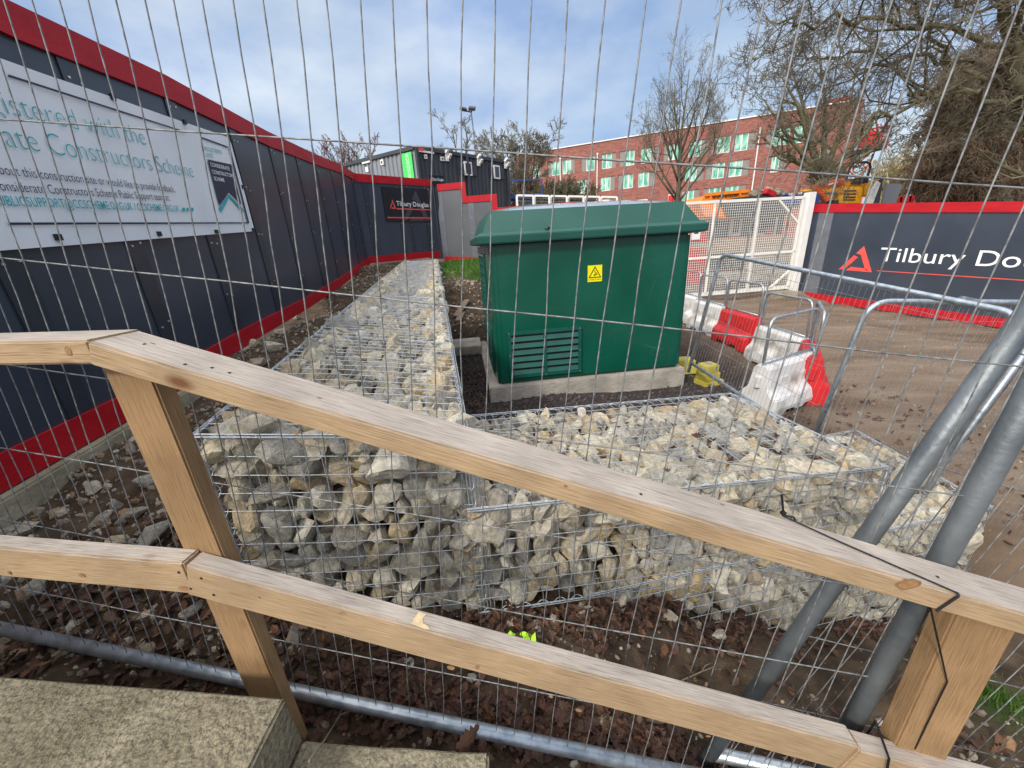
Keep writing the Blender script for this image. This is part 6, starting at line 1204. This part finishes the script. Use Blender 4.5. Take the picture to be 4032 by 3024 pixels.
# row of white framed panels
M['thinmesh'] = M['galv']
for k, (a, c) in enumerate(((95, 275), (290, 448), (465, 640), (655, 822), (838, 998), (1015, 1185))):
    Yp = 19.5 + k * .15; lbs = ('white framed mesh panel nearest the red stepped cap', 'white framed mesh panel right of the first, above the red cap', 'third white framed mesh panel along the row', 'fourth white framed mesh panel, left of the dark vehicle', 'white framed mesh panel in front of the dark vehicle', 'white framed mesh panel at the right end of the row')
    yt = 800 + (a - 95) * .018; p0, p1 = at(*bq2(a, yt), Yp), at(*bq2(c, yt + 3), Yp); hh = 1.5; t = thing('mesh_fence', lbs[k], 'mesh fence', p0 - Vector((0, 0, hh)), group='white framed panels behind the stepped hoarding'); b = MB()
    for p in (p0, p1): b.bar(p - Vector((0, 0, hh)), p, .09, .09, up=(0, 1, 0))
    b.bar(p0, p1, .06, .08); b.build('frame', M['white'], t); b = MB()
    for j in range(9): b.bar(p0 - Vector((0, 0, .13 * j + .1)), p1 - Vector((0, 0, .13 * j + .1)), .015, .022)
    b.build('wires', M['galv_dull'], t)
car = thing('parked_car', 'dark parked vehicle glimpsed between the white panels in front of the brick building', 'car', pole(1218 + 165, 470, 30)); cp = [at(*bq2(*p), 30) for p in ((840, 905), (845, 872), (880, 850), (950, 848), (980, 870), (990, 905))]; b = MB(); b.prism(cp, (0, 1.7, 0)); b.prism([p - Vector((0, 0, .0)) for p in (cp[0] + Vector((0, .0, -.9)), cp[0], cp[-1], cp[-1] + Vector((0, 0, -.9)))], (0, 1.7, 0)); b.build('body', M['cabdark'], car, bevel=.05)
b = MB(); b.prism([at(*bq2(*p), 29.98) for p in ((868, 872), (888, 857), (945, 856), (965, 872))], (0, -.01, 0)); b.build('windscreen', M['glass'], car)
b = MB()
for x in (cp[0].x + .6, cp[-1].x - .6): b.tube([(x, 29.95, cp[0].z - .75), (x, 30.15, cp[0].z - .75)], .33, 14)
b.build('wheel', M['black'], car)
# cabin and lumber seen through the gate
c2 = thing('site_cabin', 'dark blue cabin with two white framed windows seen through the white gate', 'cabin', W(8.5, 15, 1.5)); Yc = 14.8
b = MB(); p0, p1 = at(*rz3(800, 910), Yc), at(*rz3(1580, 490), Yc); b.hexa([Vector((x, y, z)) for z in (p0.z, p1.z + .1) for x, y in ((p0.x, Yc), (p1.x, Yc), (p1.x, Yc + 2.4), (p0.x, Yc + 2.4))]); b.build('body', M['navy'], c2, bevel=.02)
for x0, y0, x1, y1 in ((850, 540, 1040, 890), (1175, 510, 1490, 880)):
    a, c = at(*rz3(x0, y1), Yc - .03), at(*rz3(x1, y0), Yc - .03); b = MB(); b.hexa([Vector((x, y, z)) for z in (a.z, c.z) for x, y in ((a.x, Yc - .05), (c.x, Yc - .05), (c.x, Yc - .002), (a.x, Yc - .002))]); wn = b.build('window', M['white'], c2); e = .09; b = MB(); b.hexa([Vector((x, y, z)) for z in (a.z + e, c.z - e) for x, y in ((a.x + e, Yc - .06), (c.x - e, Yc - .06), (c.x - e, Yc - .04), (a.x + e, Yc - .04))]); b.build('pane', M['glass'], wn)
b = MB(); a, c = at(*rz3(1300, 860), Yc - .08), at(*rz3(1420, 770), Yc - .08); b.hexa([Vector((x, y, z)) for z in (a.z, c.z) for x, y in ((a.x, Yc - .08), (c.x, Yc - .08), (c.x, Yc - .06), (a.x, Yc - .06))]); b.build('red_poster', M['wred'], c2)
for k, (x0, y0, x1, y1, Y, m, lb) in enumerate(((1130, 1010, 1620, 1330, 12.6, 'cream', 'upper cream concrete block stack right of the gate middle'), (700, 1310, 1640, 1490, 12.3, 'cream', 'long low cream concrete block at the foot of the gate'), (720, 1090, 1060, 1300, 12.9, 'cabdark', 'dark low container behind the gate mesh'))):
    a, c = at(*rz3(x0, y1), Y), at(*rz3(x1, y0), Y); b = MB(); b.hexa([Vector((x, y, z)) for z in (min(a.z, c.z), max(a.z, c.z)) for x, y in ((a.x, Y), (c.x, Y), (c.x, Y + .8), (a.x, Y + .8))]); tag(b.build('concrete_block' if k < 2 else 'container', M['conc'] if k < 2 else M[m], bevel=.03), lb, 'block' if k < 2 else 'container')
b = MB(); a = at(*rz3(400, 1260), 11.6)
b.box(a, (.5, .5, 1.0)); b.box(a + Vector((.1, .0, .9)), (.35, .4, .5)); tag(b.build('fuel_cabinet', M['wred'], bevel=.03), 'red upright box seen through the gate beside the green cabinet', 'box')
